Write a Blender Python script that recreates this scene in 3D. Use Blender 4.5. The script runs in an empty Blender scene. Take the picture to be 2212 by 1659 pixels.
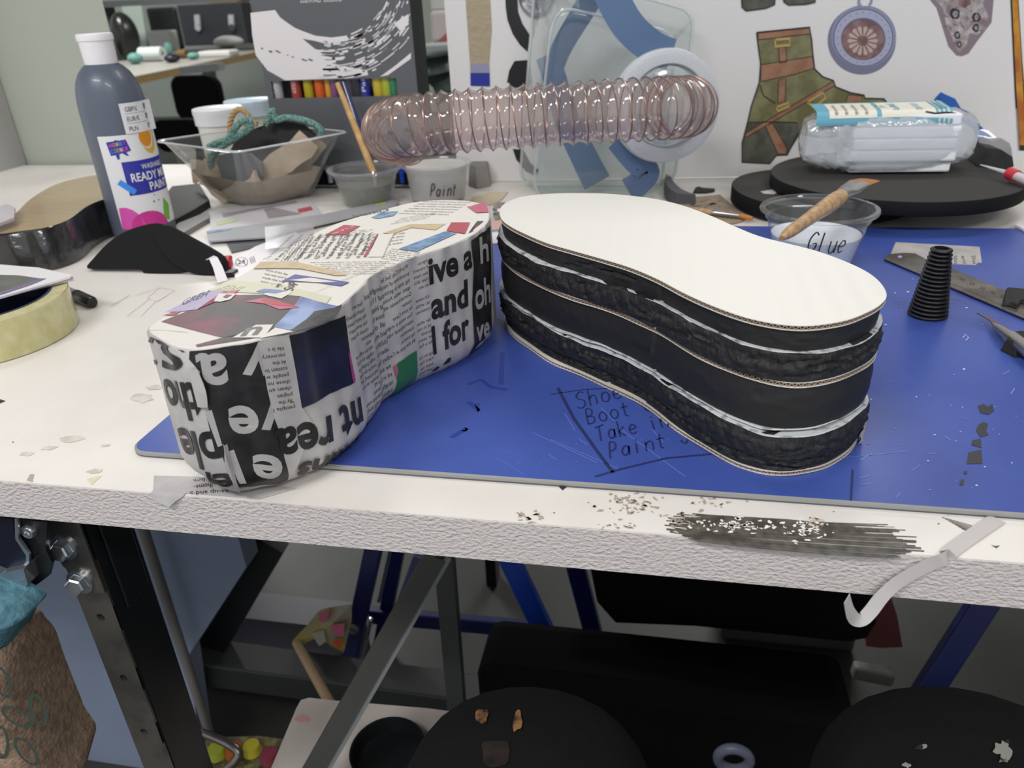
import bpy, bmesh, math, random
import numpy as np
from mathutils import Vector, Matrix
from mathutils.geometry import tessellate_polygon
random.seed(7)
SC = bpy.context.scene; SC.cycles.transparent_max_bounces = 40; COL = SC.collection
# ---------------------------------------------------------------- camera, world, lamps, exposure
FPX = 1661.0; CX, CY = 1106.0, 829.5
CAM = Vector((0, 0, .25))
def cam_basis(p=27.0, r=2.7, yaw=11.8):
    p, r, yaw = map(math.radians, (p, r, yaw))
    dn = np.array([math.sin(r)*math.cos(p), math.cos(r)*math.cos(p), math.sin(p)])
    Z = -dn; fw = np.array([0, 0, 1.]); fh = fw - Z*np.dot(fw, Z); fh /= np.linalg.norm(fh)
    rt = np.cross(dn, fh)
    if rt[0] < 0: rt = -rt
    Y = math.cos(yaw)*fh + math.sin(yaw)*rt; X = math.cos(yaw)*rt - math.sin(yaw)*fh
    return np.stack([X, Y, Z])
MB_ = cam_basis()
cd = bpy.data.cameras.new('camera'); co = bpy.data.objects.new('camera', cd); COL.objects.link(co)
cd.sensor_width = 36; cd.lens = FPX/2212*36; cd.clip_start = .01; cd.clip_end = 60
R3 = Matrix([[MB_[i][0], -MB_[i][1], -MB_[i][2]] for i in range(3)])
co.matrix_world = Matrix.Translation(CAM) @ R3.to_4x4()
cd.dof.use_dof = True; cd.dof.focus_distance = .50; cd.dof.aperture_fstop = 12.0
SC.camera = co
vs = SC.view_settings; vs.view_transform = 'Standard'; vs.look = 'None'; vs.gamma = 1; vs.use_curve_mapping = False
vs.exposure = .70
W = bpy.data.worlds.new('world'); SC.world = W; W.use_nodes = True
W.node_tree.nodes['Background'].inputs[0].default_value = (.92, .95, 1, 1)
W.node_tree.nodes['Background'].inputs[1].default_value = .5
def lamp(name, loc, sx, sy, power, col=(1, .985, .97), rot=(0, 0, 0)):
    l = bpy.data.lights.new(name, 'AREA'); l.shape = 'RECTANGLE'; l.size = sx; l.size_y = sy; l.energy = power; l.color = col
    o = bpy.data.objects.new(name, l); COL.objects.link(o); o.location = loc; o.rotation_euler = rot; return o
lamp('ceiling_and_fill_lamp', (-1.3, 1.3, 1.95), 1.2, .3, 15)
lamp('ceiling_and_fill_lamp', (.9, 1.6, 1.95), 1.2, .3, 9)
lamp('ceiling_and_fill_lamp', (-.9, -1.0, 1.95), 1.2, .3, 26)  # unseen, behind the camera; strengthened to light the sides facing it
lamp('ceiling_and_fill_lamp', (1.2, -1.2, 1.95), 1.2, .3, 20)  # unseen fill lamp, added behind the camera to brighten upright faces
lamp('ceiling_and_fill_lamp', (-2.8, 3.6, 1.95), 1.2, .5, 55)
lamp('ceiling_and_fill_lamp', (.6, 4.4, 1.95), 1.2, .5, 35)
# ---------------------------------------------------------------- helpers: pixel rays onto real planes
def ray(px, py):
    v = MB_ @ np.array([px-CX, py-CY, FPX]); return Vector(v)
def AT(px, py, z=0., k=0.):            # onto the level z (+k*y)
    r = ray(px, py); t = (z-CAM.z)/(r.z-k*r.y); return CAM + r*t
def AY(px, py, y, k=0.):               # onto the upright plane y (+k*z)
    r = ray(px, py); t = (y+k*CAM.z)/(r.y-k*r.z); return CAM + r*t
# ---------------------------------------------------------------- materials
def lin(h):
    h = h.lstrip('#'); c = [int(h[i:i+2], 16)/255 for i in (0, 2, 4)]
    return tuple(((x+.055)/1.055)**2.4 if x > .04045 else x/12.92 for x in c)
MATS = {}
def mat(name, col='#ffffff', rough=.5, metal=0, spec=.5, bump=0, bscale=200, col2=None, cscale=30, cth=(.4, .6), coat=0, stretch=(1, 1, 1), emit=0, kind='noise', dist=.001, detail=4, sheen=0):
    if name in MATS: return MATS[name]
    m = bpy.data.materials.new(name); m.use_nodes = True; nt = m.node_tree; b = nt.nodes['Principled BSDF']
    c = lin(col) if isinstance(col, str) else col
    b.inputs['Base Color'].default_value = (*c, 1); b.inputs['Roughness'].default_value = rough; b.inputs['Metallic'].default_value = metal
    b.inputs['Specular IOR Level'].default_value = spec; b.inputs['Coat Weight'].default_value = coat
    if sheen: b.inputs['Sheen Weight'].default_value = sheen
    if emit: b.inputs['Emission Color'].default_value = (*c, 1); b.inputs['Emission Strength'].default_value = emit
    tc = nt.nodes.new('ShaderNodeTexCoord'); mp = nt.nodes.new('ShaderNodeMapping'); mp.inputs['Scale'].default_value = stretch
    nt.links.new(tc.outputs['Object'], mp.inputs[0])
    if col2:
        n = nt.nodes.new('ShaderNodeTexNoise'); n.inputs['Scale'].default_value = cscale; n.inputs['Detail'].default_value = 5
        nt.links.new(mp.outputs[0], n.inputs['Vector'])
        r = nt.nodes.new('ShaderNodeValToRGB'); r.color_ramp.elements[0].position = cth[0]; r.color_ramp.elements[1].position = cth[1]
        r.color_ramp.elements[0].color = (*c, 1); r.color_ramp.elements[1].color = (*lin(col2), 1)
        nt.links.new(n.outputs['Fac'], r.inputs[0]); nt.links.new(r.outputs[0], b.inputs['Base Color'])
    if bump:
        if kind == 'voronoi':
            n = nt.nodes.new('ShaderNodeTexVoronoi'); n.feature = 'DISTANCE_TO_EDGE'; n.inputs['Scale'].default_value = bscale; out = n.outputs['Distance']
        elif kind == 'wave':
            n = nt.nodes.new('ShaderNodeTexWave'); n.inputs['Scale'].default_value = bscale; n.inputs['Distortion'].default_value = 1.5; out = n.outputs['Fac']
        else:
            n = nt.nodes.new('ShaderNodeTexNoise'); n.inputs['Scale'].default_value = bscale; n.inputs['Detail'].default_value = detail; out = n.outputs['Fac']
        nt.links.new(mp.outputs[0], n.inputs['Vector'])
        bp = nt.nodes.new('ShaderNodeBump'); bp.inputs['Strength'].default_value = bump; bp.inputs['Distance'].default_value = dist
        nt.links.new(out, bp.inputs['Height']); nt.links.new(bp.outputs[0], b.inputs['Normal'])
    MATS[name] = m; return m
def clear(name, col='#ffffff', haze=.06, rough=.05, gloss=1.0, hazecol='#ffffff', bump=0, bscale=60):
    """thin clear plastic: lets light through, reflects by Fresnel, slightly cloudy"""
    if name in MATS: return MATS[name]
    m = bpy.data.materials.new(name); m.use_nodes = True; nt = m.node_tree; N = nt.nodes; N.remove(N['Principled BSDF'])
    out = N['Material Output']; t = N.new('ShaderNodeBsdfTransparent'); t.inputs[0].default_value = (*lin(col), 1)
    d = N.new('ShaderNodeBsdfDiffuse'); d.inputs[0].default_value = (*lin(hazecol), 1)
    g = N.new('ShaderNodeBsdfGlossy'); g.inputs['Roughness'].default_value = rough
    f = N.new('ShaderNodeLayerWeight'); f.inputs[0].default_value = .5
    pw = N.new('ShaderNodeMath'); pw.operation = 'POWER'; pw.inputs[1].default_value = 3.5
    mu = N.new('ShaderNodeMath'); mu.operation = 'MULTIPLY_ADD'; mu.inputs[1].default_value = .6*gloss; mu.inputs[2].default_value = .04*gloss; mu.use_clamp = True
    a = N.new('ShaderNodeMixShader'); a.inputs[0].default_value = haze; b = N.new('ShaderNodeMixShader')
    L = nt.links.new; L(t.outputs[0], a.inputs[1]); L(d.outputs[0], a.inputs[2]); L(f.outputs['Facing'], pw.inputs[0]); L(pw.outputs[0], mu.inputs[0]); L(mu.outputs[0], b.inputs[0])
    L(a.outputs[0], b.inputs[1]); L(g.outputs[0], b.inputs[2]); L(b.outputs[0], out.inputs[0])
    if bump:
        n = N.new('ShaderNodeTexNoise'); n.inputs['Scale'].default_value = bscale; n.inputs['Detail'].default_value = 3
        bp = N.new('ShaderNodeBump'); bp.inputs['Strength'].default_value = bump; bp.inputs['Distance'].default_value = .004
        tc = N.new('ShaderNodeTexCoord'); L(tc.outputs['Object'], n.inputs['Vector']); L(n.outputs['Fac'], bp.inputs['Height']); L(bp.outputs[0], g.inputs['Normal']); L(bp.outputs[0], f.inputs['Normal'])
    MATS[name] = m; return m
# ---------------------------------------------------------------- mesh builder
def V(*a): return Vector(a)
def catmull(P, n=8, closed=False):
    P = [Vector(p) for p in P]; m = len(P); out = []
    R = range(m) if closed else range(m-1)
    for i in R:
        if closed: a, b, c, d = P[i-1], P[i], P[(i+1) % m], P[(i+2) % m]
        else: a, b, c, d = P[max(i-1, 0)], P[i], P[i+1], P[min(i+2, m-1)]
        for k in range(n):
            t = k/n
            out.append(.5*((2*b) + (c-a)*t + (2*a-5*b+4*c-d)*t*t + (3*b-a-3*c+d)*t**3))
    if not closed: out.append(P[-1])
    return out
class Mesh:
    def __init__(s): s.v = []; s.f = []; s.mi = []; s.mats = []; s.sm = []
    def m(s, mt):
        if mt not in s.mats: s.mats.append(mt)
        return s.mats.index(mt)
    def add(s, vs, fs, mt, smooth=False):
        o = len(s.v); k = s.m(mt); s.v += [Vector(p) for p in vs]
        for f in fs: s.f.append(tuple(i+o for i in f)); s.mi.append(k); s.sm.append(smooth)
        return s
    def loops(s, Ls, mt, closed=True, cap0=False, cap1=False, smooth=True):
        n = len(Ls[0]); vs = [p for L in Ls for p in L]; fs = []
        for i in range(len(Ls)-1):
            for j in range(n if closed else n-1):
                fs.append((i*n+j, i*n+(j+1) % n, (i+1)*n+(j+1) % n, (i+1)*n+j))
        if cap0: fs.append(tuple(range(n))[::-1])
        if cap1: fs.append(tuple((len(Ls)-1)*n+j for j in range(n)))
        return s.add(vs, fs, mt, smooth)
    def tube(s, P, r, mt, seg=12, cap=True, flat=None):
        P = [Vector(p) for p in P]; n = len(P); rr = r if isinstance(r, (list, tuple)) else [r]*n
        T = [(P[min(i+1, n-1)]-P[max(i-1, 0)]).normalized() for i in range(n)]
        u = T[0].orthogonal().normalized(); Ls = []
        for i in range(n):
            u = (u - T[i]*u.dot(T[i])).normalized(); w = T[i].cross(u)
            Ls.append([P[i] + (u*math.cos(a)*rr[i] + w*math.sin(a)*rr[i]) for a in [2*math.pi*k/seg for k in range(seg)]])
        return s.loops(Ls, mt, True, cap, cap)
    def lathe(s, c, prof, mt, seg=40, cap0=False, cap1=False, ax=None):
        c = Vector(c)
        if ax is None: e1, e2, e3 = V(1, 0, 0), V(0, 1, 0), V(0, 0, 1)
        else:
            e3 = Vector(ax).normalized(); e1 = e3.orthogonal().normalized(); e2 = e3.cross(e1)
        Ls = [[c + e1*r*math.cos(2*math.pi*k/seg) + e2*r*math.sin(2*math.pi*k/seg) + e3*z for k in range(seg)] for r, z in prof]
        return s.loops(Ls, mt, True, cap0, cap1)
    def box(s, a, b, mt):
        x0, y0, z0 = a; x1, y1, z1 = b
        vs = [(x0, y0, z0), (x1, y0, z0), (x1, y1, z0), (x0, y1, z0), (x0, y0, z1), (x1, y0, z1), (x1, y1, z1), (x0, y1, z1)]
        return s.add(vs, [(3, 2, 1, 0), (4, 5, 6, 7), (0, 1, 5, 4), (1, 2, 6, 5), (2, 3, 7, 6), (3, 0, 4, 7)], mt)
    def obox(s, c, ex, ey, ez, mt):            # oriented: centre and half vectors
        c, ex, ey, ez = map(Vector, (c, ex, ey, ez))
        vs = [c+ex*a+ey*b+ez*d for d in (-1, 1) for a, b in ((-1, -1), (1, -1), (1, 1), (-1, 1))]
        return s.add(vs, [(3, 2, 1, 0), (4, 5, 6, 7), (0, 1, 5, 4), (1, 2, 6, 5), (2, 3, 7, 6), (3, 0, 4, 7)], mt)
    def bar(s, a, b, w, t, mt, up=(0, 0, 1)):  # rectangular bar a->b, width w across, thickness t
        a, b = Vector(a), Vector(b); d = (b-a); x = d.cross(Vector(up)).normalized(); y = x.cross(d).normalized()
        return s.obox((a+b)/2, d/2, x*w/2, y*t/2, mt)
    def prism(s, P, d, mt, smooth=False):      # polygon P pushed along d (vector)
        P = [Vector(p) for p in P]; d = Vector(d); n = len(P)
        s.add(P+[p+d for p in P], [(i, (i+1) % n, n+(i+1) % n, n+i) for i in range(n)], mt, smooth)
        t = tessellate_polygon([P]); s.add(P, [tuple(x) for x in t], mt); s.add([p+d for p in P], [tuple(x) for x in t], mt)
        return s
    def sheet(s, G, mt, th=0, smooth=True):    # grid of points, optional thickness along normal
        r, c = len(G), len(G[0]); vs = [Vector(p) for row in G for p in row]
        fs = [(i*c+j, i*c+j+1, (i+1)*c+j+1, (i+1)*c+j) for i in range(r-1) for j in range(c-1)]
        if th:
            N = []
            for i in range(r):
                for j in range(c):
                    a = vs[min(i+1, r-1)*c+j]-vs[max(i-1, 0)*c+j]; b = vs[i*c+min(j+1, c-1)]-vs[i*c+max(j-1, 0)]
                    N.append(a.cross(b).normalized())
            k = len(vs); vs = vs + [v+n*th for v, n in zip(vs, N)]; fs += [tuple(q+k for q in f)[::-1] for f in fs]
            B = [(0, j) for j in range(c)] + [(i, c-1) for i in range(1, r)] + [(r-1, j) for j in range(c-2, -1, -1)] + [(i, 0) for i in range(r-2, 0, -1)]
            B = [i*c+j for i, j in B]
            fs += [(B[i], B[(i+1) % len(B)], B[(i+1) % len(B)]+k, B[i]+k) for i in range(len(B))]
        return s.add(vs, fs, mt, smooth)
    def build(s, name, parent=None, bevel=0, sharp=40, loc=None):
        me = bpy.data.meshes.new(name)
        base = parent.location.copy() if parent is not None else None
        if parent is not None and parent.parent is not None: base = parent.parent.location.copy()
        if parent is None:
            xs = [p.x for p in s.v]; ys = [p.y for p in s.v]; zs = [p.z for p in s.v]
            base = V((min(xs)+max(xs))/2, (min(ys)+max(ys))/2, min(zs))
        base = Vector(base)
        me.from_pydata([tuple(p-base) for p in s.v], [], s.f)
        for m_ in s.mats: me.materials.append(m_)
        me.polygons.foreach_set('material_index', s.mi); me.polygons.foreach_set('use_smooth', s.sm); me.update()
        if any(s.sm): me.set_sharp_from_angle(angle=math.radians(sharp))
        o = bpy.data.objects.new(name, me); COL.objects.link(o)
        if parent is None: o.location = base
        else:
            o.parent = parent
        if bevel:
            b = o.modifiers.new('bevel', 'BEVEL'); b.width = bevel; b.segments = 2; b.limit_method = 'ANGLE'; b.angle_limit = .9
        return o
def thing(name, label, cat, loc, group=None):
    o = bpy.data.objects.new(name, None); o.empty_display_size = .02; COL.objects.link(o); o.location = loc
    o['label'] = label; o['category'] = cat
    if group: o['group'] = group
    return o
def tag(o, label, cat, group=None, kind=None):
    o['label'] = label; o['category'] = cat
    if group: o['group'] = group
    if kind: o['kind'] = kind
    return o
def struct(o): o['kind'] = 'structure'; return o
# ---------------------------------------------------------------- surfaces that print can lie on
class Plane:
    def __init__(s, o, u, v): s.o = Vector(o); s.u = Vector(u).normalized(); v = Vector(v); s.v = (v-s.u*v.dot(s.u)).normalized(); s.n = s.u.cross(s.v); s.du = 0; s.vc = ()
    def inv(s, px, py):
        r = ray(px, py); t = (s.o-CAM).dot(s.n)/r.dot(s.n); P = CAM+r*t-s.o; return V(P.dot(s.u), P.dot(s.v))
    def pos(s, u, v, off): return s.o+s.u*u+s.v*v+s.n*off
class CylS:
    def __init__(s, c, R): s.c = Vector(c); s.R = R; s.du = R*.2; s.vc = ()
    def inv(s, px, py):
        r = ray(px, py); d = CAM-s.c; a = r.x**2+r.y**2; b = 2*(r.x*d.x+r.y*d.y); c = d.x**2+d.y**2-s.R**2
        D = max(b*b-4*a*c, 0); t = (-b-math.sqrt(D))/(2*a); P = CAM+r*t
        return V(math.atan2(P.y-s.c.y, P.x-s.c.x)*s.R, P.z)
    def pos(s, u, v, off): a = u/s.R; R = s.R+off; return V(s.c.x+R*math.cos(a), s.c.y+R*math.sin(a), v)
class ConeS:                                       # R changes linearly with height (cups)
    def __init__(s, c, R0, R1, H): s.c = Vector(c); s.R0 = R0; s.R1 = R1; s.H = H; s.du = R0*.2; s.vc = ()
    def inv(s, px, py):
        z = s.H*.5
        for _ in range(8):
            R = s.R0+(s.R1-s.R0)*z/s.H; k = CylS(s.c, R).inv(px, py); z = k.y-s.c.z
        return V(k.x/R*s.R0, z)
    def pos(s, u, v, off): a = u/s.R0; R = s.R0+(s.R1-s.R0)*v/s.H+off; return V(s.c.x+R*math.cos(a), s.c.y+R*math.sin(a), s.c.z+v)
class Wall:                                        # upright side of a closed outline
    def __init__(s, P, a, b, inset):               # P: 2D outline (counter-clockwise), height = a+b*y
        s.P = [Vector((p[0], p[1])) for p in P]; n = len(s.P); s.L = [0]
        for i in range(n): s.L.append(s.L[-1]+(s.P[(i+1) % n]-s.P[i]).length)
        s.T = s.L[-1]; s.N = []
        for i in range(n):
            t = (s.P[(i+1) % n]-s.P[i-1]).normalized(); s.N.append(V(t.y, -t.x))
        s.a, s.b, s.inset = a, b, inset; s.du = .004; s.vc = (.0015, .004, .008, .014)
    def inv(s, px, py):
        r = ray(px, py); best = None; n = len(s.P)
        for i in range(n):
            A, B = s.P[i], s.P[(i+1) % n]; d = B-A; den = r.x*(-d.y)+r.y*d.x
            if abs(den) < 1e-9: continue
            t = (A.x*(-d.y)+A.y*d.x)/den
            X = V(r.x*t, r.y*t); w = (X-A).dot(d)/d.dot(d)
            if -.001 <= w <= 1.001 and t > 0 and (best is None or t < best[0]): best = (t, s.L[i]+w*d.length, CAM.z+r.z*t)
        if best is None:                             # just off the silhouette: nearest outline point seen from the camera
            bi = min(range(n), key=lambda i: abs(s.P[i].x*r.y-s.P[i].y*r.x)/s.P[i].length); t = s.P[bi].length/math.hypot(r.x, r.y)
            return V(s.L[bi], CAM.z+r.z*t)
        return V(best[1], best[2])
    def base(s, u):
        u = u % s.T; import bisect
        i = min(bisect.bisect_right(s.L, u)-1, len(s.P)-1); f = (u-s.L[i])/max(s.L[i+1]-s.L[i], 1e-9); j = (i+1) % len(s.P)
        return s.P[i].lerp(s.P[j], f), s.N[i].lerp(s.N[j], f)
    def pos(s, u, v, off):
        P, N = s.base(u); k = off-s.inset(v)+.0004*math.sin(u*190)+.0003*math.sin(u*431+1); h = s.a+s.b*P.y
        return V(P.x+N.x*k, P.y+N.y*k, max(0.0036, min(v, h)))
def unroll(S, P):                                  # keep a run of (u,v) points from jumping over the seam of the outline
    if hasattr(S, 'T'):
        for i in range(1, len(P)):
            while P[i].x-P[0].x > S.T/2: P[i] = V(P[i].x-S.T, P[i].y)
            while P[i].x-P[0].x < -S.T/2: P[i] = V(P[i].x+S.T, P[i].y)
    return P
def lay(mb, S, verts, faces, mt, off, cut=True):   # 2D mesh (u,v) laid on the surface, cut where the surface bends
    if S.du and cut and verts:
        us = [v[0] for v in verts]
        bm = bmesh.new(); bv = [bm.verts.new((v[0], v[1], 0)) for v in verts]
        for f in faces:
            try: bm.faces.new([bv[i] for i in f])
            except ValueError: pass
        lo, hi = min(us), max(us)
        ks = [k*S.du for k in range(int(lo//S.du)+1, int(hi//S.du)+1)]
        for k in ks: bmesh.ops.bisect_plane(bm, geom=bm.verts[:]+bm.edges[:]+bm.faces[:], plane_co=(k, 0, 0), plane_no=(1, 0, 0))
        for k in S.vc: bmesh.ops.bisect_plane(bm, geom=bm.verts[:]+bm.edges[:]+bm.faces[:], plane_co=(0, k, 0), plane_no=(0, 1, 0))
        bm.verts.index_update(); verts = [(v.co.x, v.co.y) for v in bm.verts]; faces = [[v.index for v in f.verts] for f in bm.faces]; bm.free()
    mb.add([S.pos(v[0], v[1], off) for v in verts], faces, mt)
def paint(mb, S, P, mt, off=.0003, px=True, cut=True):
    P = unroll(S, [S.inv(*p) for p in P]) if px else [Vector(p) for p in P]
    t = tessellate_polygon([[V(p[0], p[1], 0) for p in P]])
    lay(mb, S, [(p[0], p[1]) for p in P], [tuple(x) for x in t], mt, off, cut)
def blob(c, rx, ry, n=14, j=.3, ang=0, seed=0):
    R = random.Random(seed); out = []
    for i in range(n):
        a = 2*math.pi*i/n; k = 1+R.uniform(-j, j); x, y = rx*k*math.cos(a), ry*k*math.sin(a)
        out.append((c[0]+x*math.cos(ang)-y*math.sin(ang), c[1]+x*math.sin(ang)+y*math.cos(ang)))
    return out
def stroke(mb, S, P, w, mt, off=.0003, px=True):
    P = unroll(S, [S.inv(*p) for p in P]) if px else [V(p[0], p[1]) for p in P]
    n = len(P); A = []; B = []
    for i in range(n):
        t = (P[min(i+1, n-1)]-P[max(i-1, 0)]); t = t.normalized() if t.length > 0 else V(1, 0); q = V(-t.y, t.x)*w/2
        A.append(P[i]+q); B.append(P[i]-q)
    lay(mb, S, A+B, [(i, i+1, n+i+1, n+i) for i in range(n-1)], mt, off, False)
GL = {}
def glyphs(txt, weight=0.0):
    if (txt, weight) in GL: return GL[(txt, weight)]
    cu = bpy.data.curves.new('t', 'FONT'); cu.body = txt; cu.size = 1; cu.offset = weight; cu.resolution_u = 2 if len(txt) > 3 and not weight else 4; cu.fill_mode = 'FRONT'
    o = bpy.data.objects.new('t', cu); COL.objects.link(o); bpy.context.view_layer.update()
    me = bpy.data.meshes.new_from_object(o.evaluated_get(bpy.context.evaluated_depsgraph_get()))
    vs = [(v.co.x, v.co.y) for v in me.vertices]; fs = [tuple(p.vertices) for p in me.polygons]
    bpy.data.objects.remove(o); bpy.data.curves.remove(cu); bpy.data.meshes.remove(me)
    x0 = min(v[0] for v in vs) if vs else 0; x1 = max(v[0] for v in vs) if vs else 1
    vs = [((x-x0)/(x1-x0), y/.72) for x, y in vs]
    GL[(txt, weight)] = (vs, fs); return GL[(txt, weight)]
def text(mb, S, txt, p0, p1, p2, mt, off=.0005, weight=0.0, px=True, cut=True):
    """p0 baseline start, p1 baseline end, p2 top of a capital above p0"""
    vs, fs = glyphs(txt, weight)
    if px: a, b, c = unroll(S, [S.inv(*p0), S.inv(*p1), S.inv(*p2)])
    else: a, b, c = map(Vector, (p0, p1, p2))
    lay(mb, S, [tuple(a+(b-a)*x+(c-a)*y) for x, y in vs], fs, mt, off, cut)
def column(mb, S, lines, q0, q1, q2, mt, off=.0005, fill=.6, px=True):
    """block of small print: q0 start of first line, q1 end of first line, q2 start of the last line"""
    if px: a, b, c = unroll(S, [S.inv(*q0), S.inv(*q1), S.inv(*q2)])
    else: a, b, c = map(Vector, (q0, q1, q2))
    n = len(lines); W_ = b-a; D = (c-a)/max(n-1, 1); mx = max(len(l) for l in lines)
    for i, l in enumerate(lines):
        if not l.strip(): continue
        s0 = a+D*i; e = s0+W_*(len(l)/mx if len(l) < mx*.8 else 1)
        text(mb, S, l, s0, e, s0-D*fill, mt, off, 0, False, cut=False)
# hand lettering: strokes in a unit box
o_ = [(.5+.35*math.cos(a), .3+.3*math.sin(a)) for a in [math.pi/2+2*math.pi*i/9 for i in range(10)]]
HW = {'S': [[(.85, .88), (.5, 1), (.15, .8), (.3, .58), (.75, .42), (.8, .15), (.45, 0), (.1, .12)]],
 'h': [[(.15, 1), (.15, 0)], [(.15, .4), (.45, .6), (.75, .45), (.75, 0)]], 'o': [o_], 'e': [[(.15, .3), (.8, .36), (.65, .58), (.35, .58), (.12, .3), (.35, .02), (.8, .1)]],
 'B': [[(.15, 0), (.15, 1), (.65, .9), (.6, .58), (.15, .5), (.75, .4), (.7, .08), (.15, 0)]], 't': [[(.45, .9), (.4, .1), (.65, 0)], [(.1, .6), (.8, .62)]],
 'C': [[(.85, .8), (.5, 1), (.1, .6), (.15, .2), (.5, 0), (.85, .15)]], 'T': [[(.45, .95), (.4, 0)], [(0, .9), (.95, 1)]], 'a': [[(.8, .5), (.45, .6), (.15, .3), (.4, 0), (.75, .2), (.8, .55), (.8, 0)]],
 'k': [[(.15, 1), (.15, 0)], [(.7, .6), (.18, .3), (.75, 0)]], 'i': [[(.4, .6), (.4, 0)], [(.4, .8), (.43, .86)]], 'n': [[(.15, .6), (.15, 0)], [(.15, .4), (.5, .6), (.8, .45), (.8, 0)]],
 'P': [[(.15, 0), (.2, 1), (.7, .9), (.65, .55), (.2, .45)]], 'J': [[(.8, 1), (.75, .2), (.4, 0), (.1, .25)]], 'u': [[(.15, .6), (.2, .1), (.55, 0), (.8, .25), (.82, .6), (.85, 0)]],
 'l': [[(.3, 1), (.25, .05), (.45, 0)]], 'G': [[(.9, .85), (.6, 1), (.15, .65), (.1, .2), (.45, 0), (.8, .2), (.85, .45), (.5, .4)]], 'r': [[(.2, .6), (.2, 0)], [(.2, .4), (.7, .6)]]}
def hand(mb, S, txt, p0, p1, p2, w, mt, off=.0004):
    a, b, c = [S.inv(*p) for p in (p0, p1, p2)]; n = len(txt)
    for i, ch in enumerate(txt):
        for st in HW.get(ch, []):
            P = catmull([V(x, y, 0) for x, y in st], 4) if len(st) > 2 else [V(x, y, 0) for x, y in st]
            stroke(mb, S, [tuple(a+(b-a)*((i+p.x*.9)/n)+(c-a)*p.y) for p in P], w, mt, off, False)
# ================================================================ THE SETTING
m_floor = mat('floor vinyl', '#383a35', .5, bump=.1, bscale=40, col2='#2f312d', cscale=6)
m_wall = mat('painted wall', '#a9aea3', .6, bump=.5, bscale=14, dist=.004, detail=2)
m_wallb = mat('far wall paint', '#a5aca2', .7)
m_white_trim = mat('white trim', '#aaa8a6', .35)
FZ = -.76
struct(Mesh().box((-6, -1.5, FZ-.05), (3.5, 8, FZ), m_floor).build('floor'))
struct(Mesh().box((-6, 7.6, FZ), (3.5, 7.7, 2), m_wallb).build('wall_back'))
xr = AY(228, 30, 1.28).x
struct(Mesh().prism([(-3.2, 1.28, FZ), (xr, 1.28, FZ), (xr*1.1, 1.40, FZ), (-3.2, 1.40, FZ)], (0, 0, 2.75), m_wall).build('wall_left'))
struct(Mesh().box((3.4, -1.5, FZ), (3.5, 7.6, 2), m_wallb).build('wall_right'))
struct(Mesh().box((-6, -1.5, 2), (3.5, 7.7, 2.05), mat('ceiling paint', '#d8d8d4', .8)).build('ceiling'))
# white boxed pipe cover standing in the corner, left of the bench
pc = AY(66, 400, 1.27); m = Mesh()
P = [(pc.x-.5, 1.16), (pc.x-.03, 1.16), (pc.x-.008, 1.168), (pc.x, 1.19), (pc.x, 1.28), (pc.x-.5, 1.28)]
m.prism([(x, y, FZ) for x, y in P], (0, 0, 2.7), m_white_trim); struct(m.build('trim_1', bevel=.003))
# ================================================================ WORKBENCH
m_top = mat('white laminate', '#dfdad4', .42, bump=.15, bscale=25, col2='#d2ccc4', cscale=9, cth=(.45, .75))
m_edge = mat('wrinkled edge banding', '#c6bfbc', .5, bump=1.0, bscale=330, dist=.0016, stretch=(1, 1, 1.7), detail=3)
m_blk = mat('black steel', '#15171a', .35, spec=.5)
m_steel = mat('zinc steel', '#8d8781', .3, metal=.85, bump=.1, bscale=300, col2='#6f6a66', cscale=25)
m_bolt = mat('bright zinc', '#b9bec4', .22, metal=.9)
m_pen = mat('dark marker ink', '#26262a', .6)
YF = .3225; TH = .0265
bench = thing('workbench', 'white laminate workbench with wrinkled edge banding and black steel leg with a holed strip', 'workbench', (-.1, .8, FZ))
top = Mesh().box((-1.55, YF, -TH), (1.1, 1.27, 0), m_top)
ST = Plane((0, 0, 0), (1, 0, 0), (0, 1, 0))
m_chip = mat('bare chipboard', '#a79a8b', .8); m_chip2 = mat('pale paint fleck', '#ece8e2', .5); m_soot = mat('black brushed paint', '#3f3c36', .6, col2='#5d5951', cscale=150); m_sm = mat('faint smudge', '#bdb5ab', .6, col2='#cfc9c0', cscale=120); m_grn = mat('yellow green stain', '#cfcdae', .5)
rr = random.Random(3)
def chips(cx, cy, sx, sy, n, mt, off, s0=2, s1=9, sd=0):
    R = random.Random(sd)
    for i in range(n):
        x, y = cx+R.gauss(0, sx), cy+R.gauss(0, sy); lo = 1055+(x)*.0765+2
        if y > lo+70 or y < 1000: pass
        paint(top, ST, blob((x, y), R.uniform(s0, s1), R.uniform(s0, s1)*.45, 9, .5, R.uniform(-.3, .6), R.randint(0, 9999)), mt, off)
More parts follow.
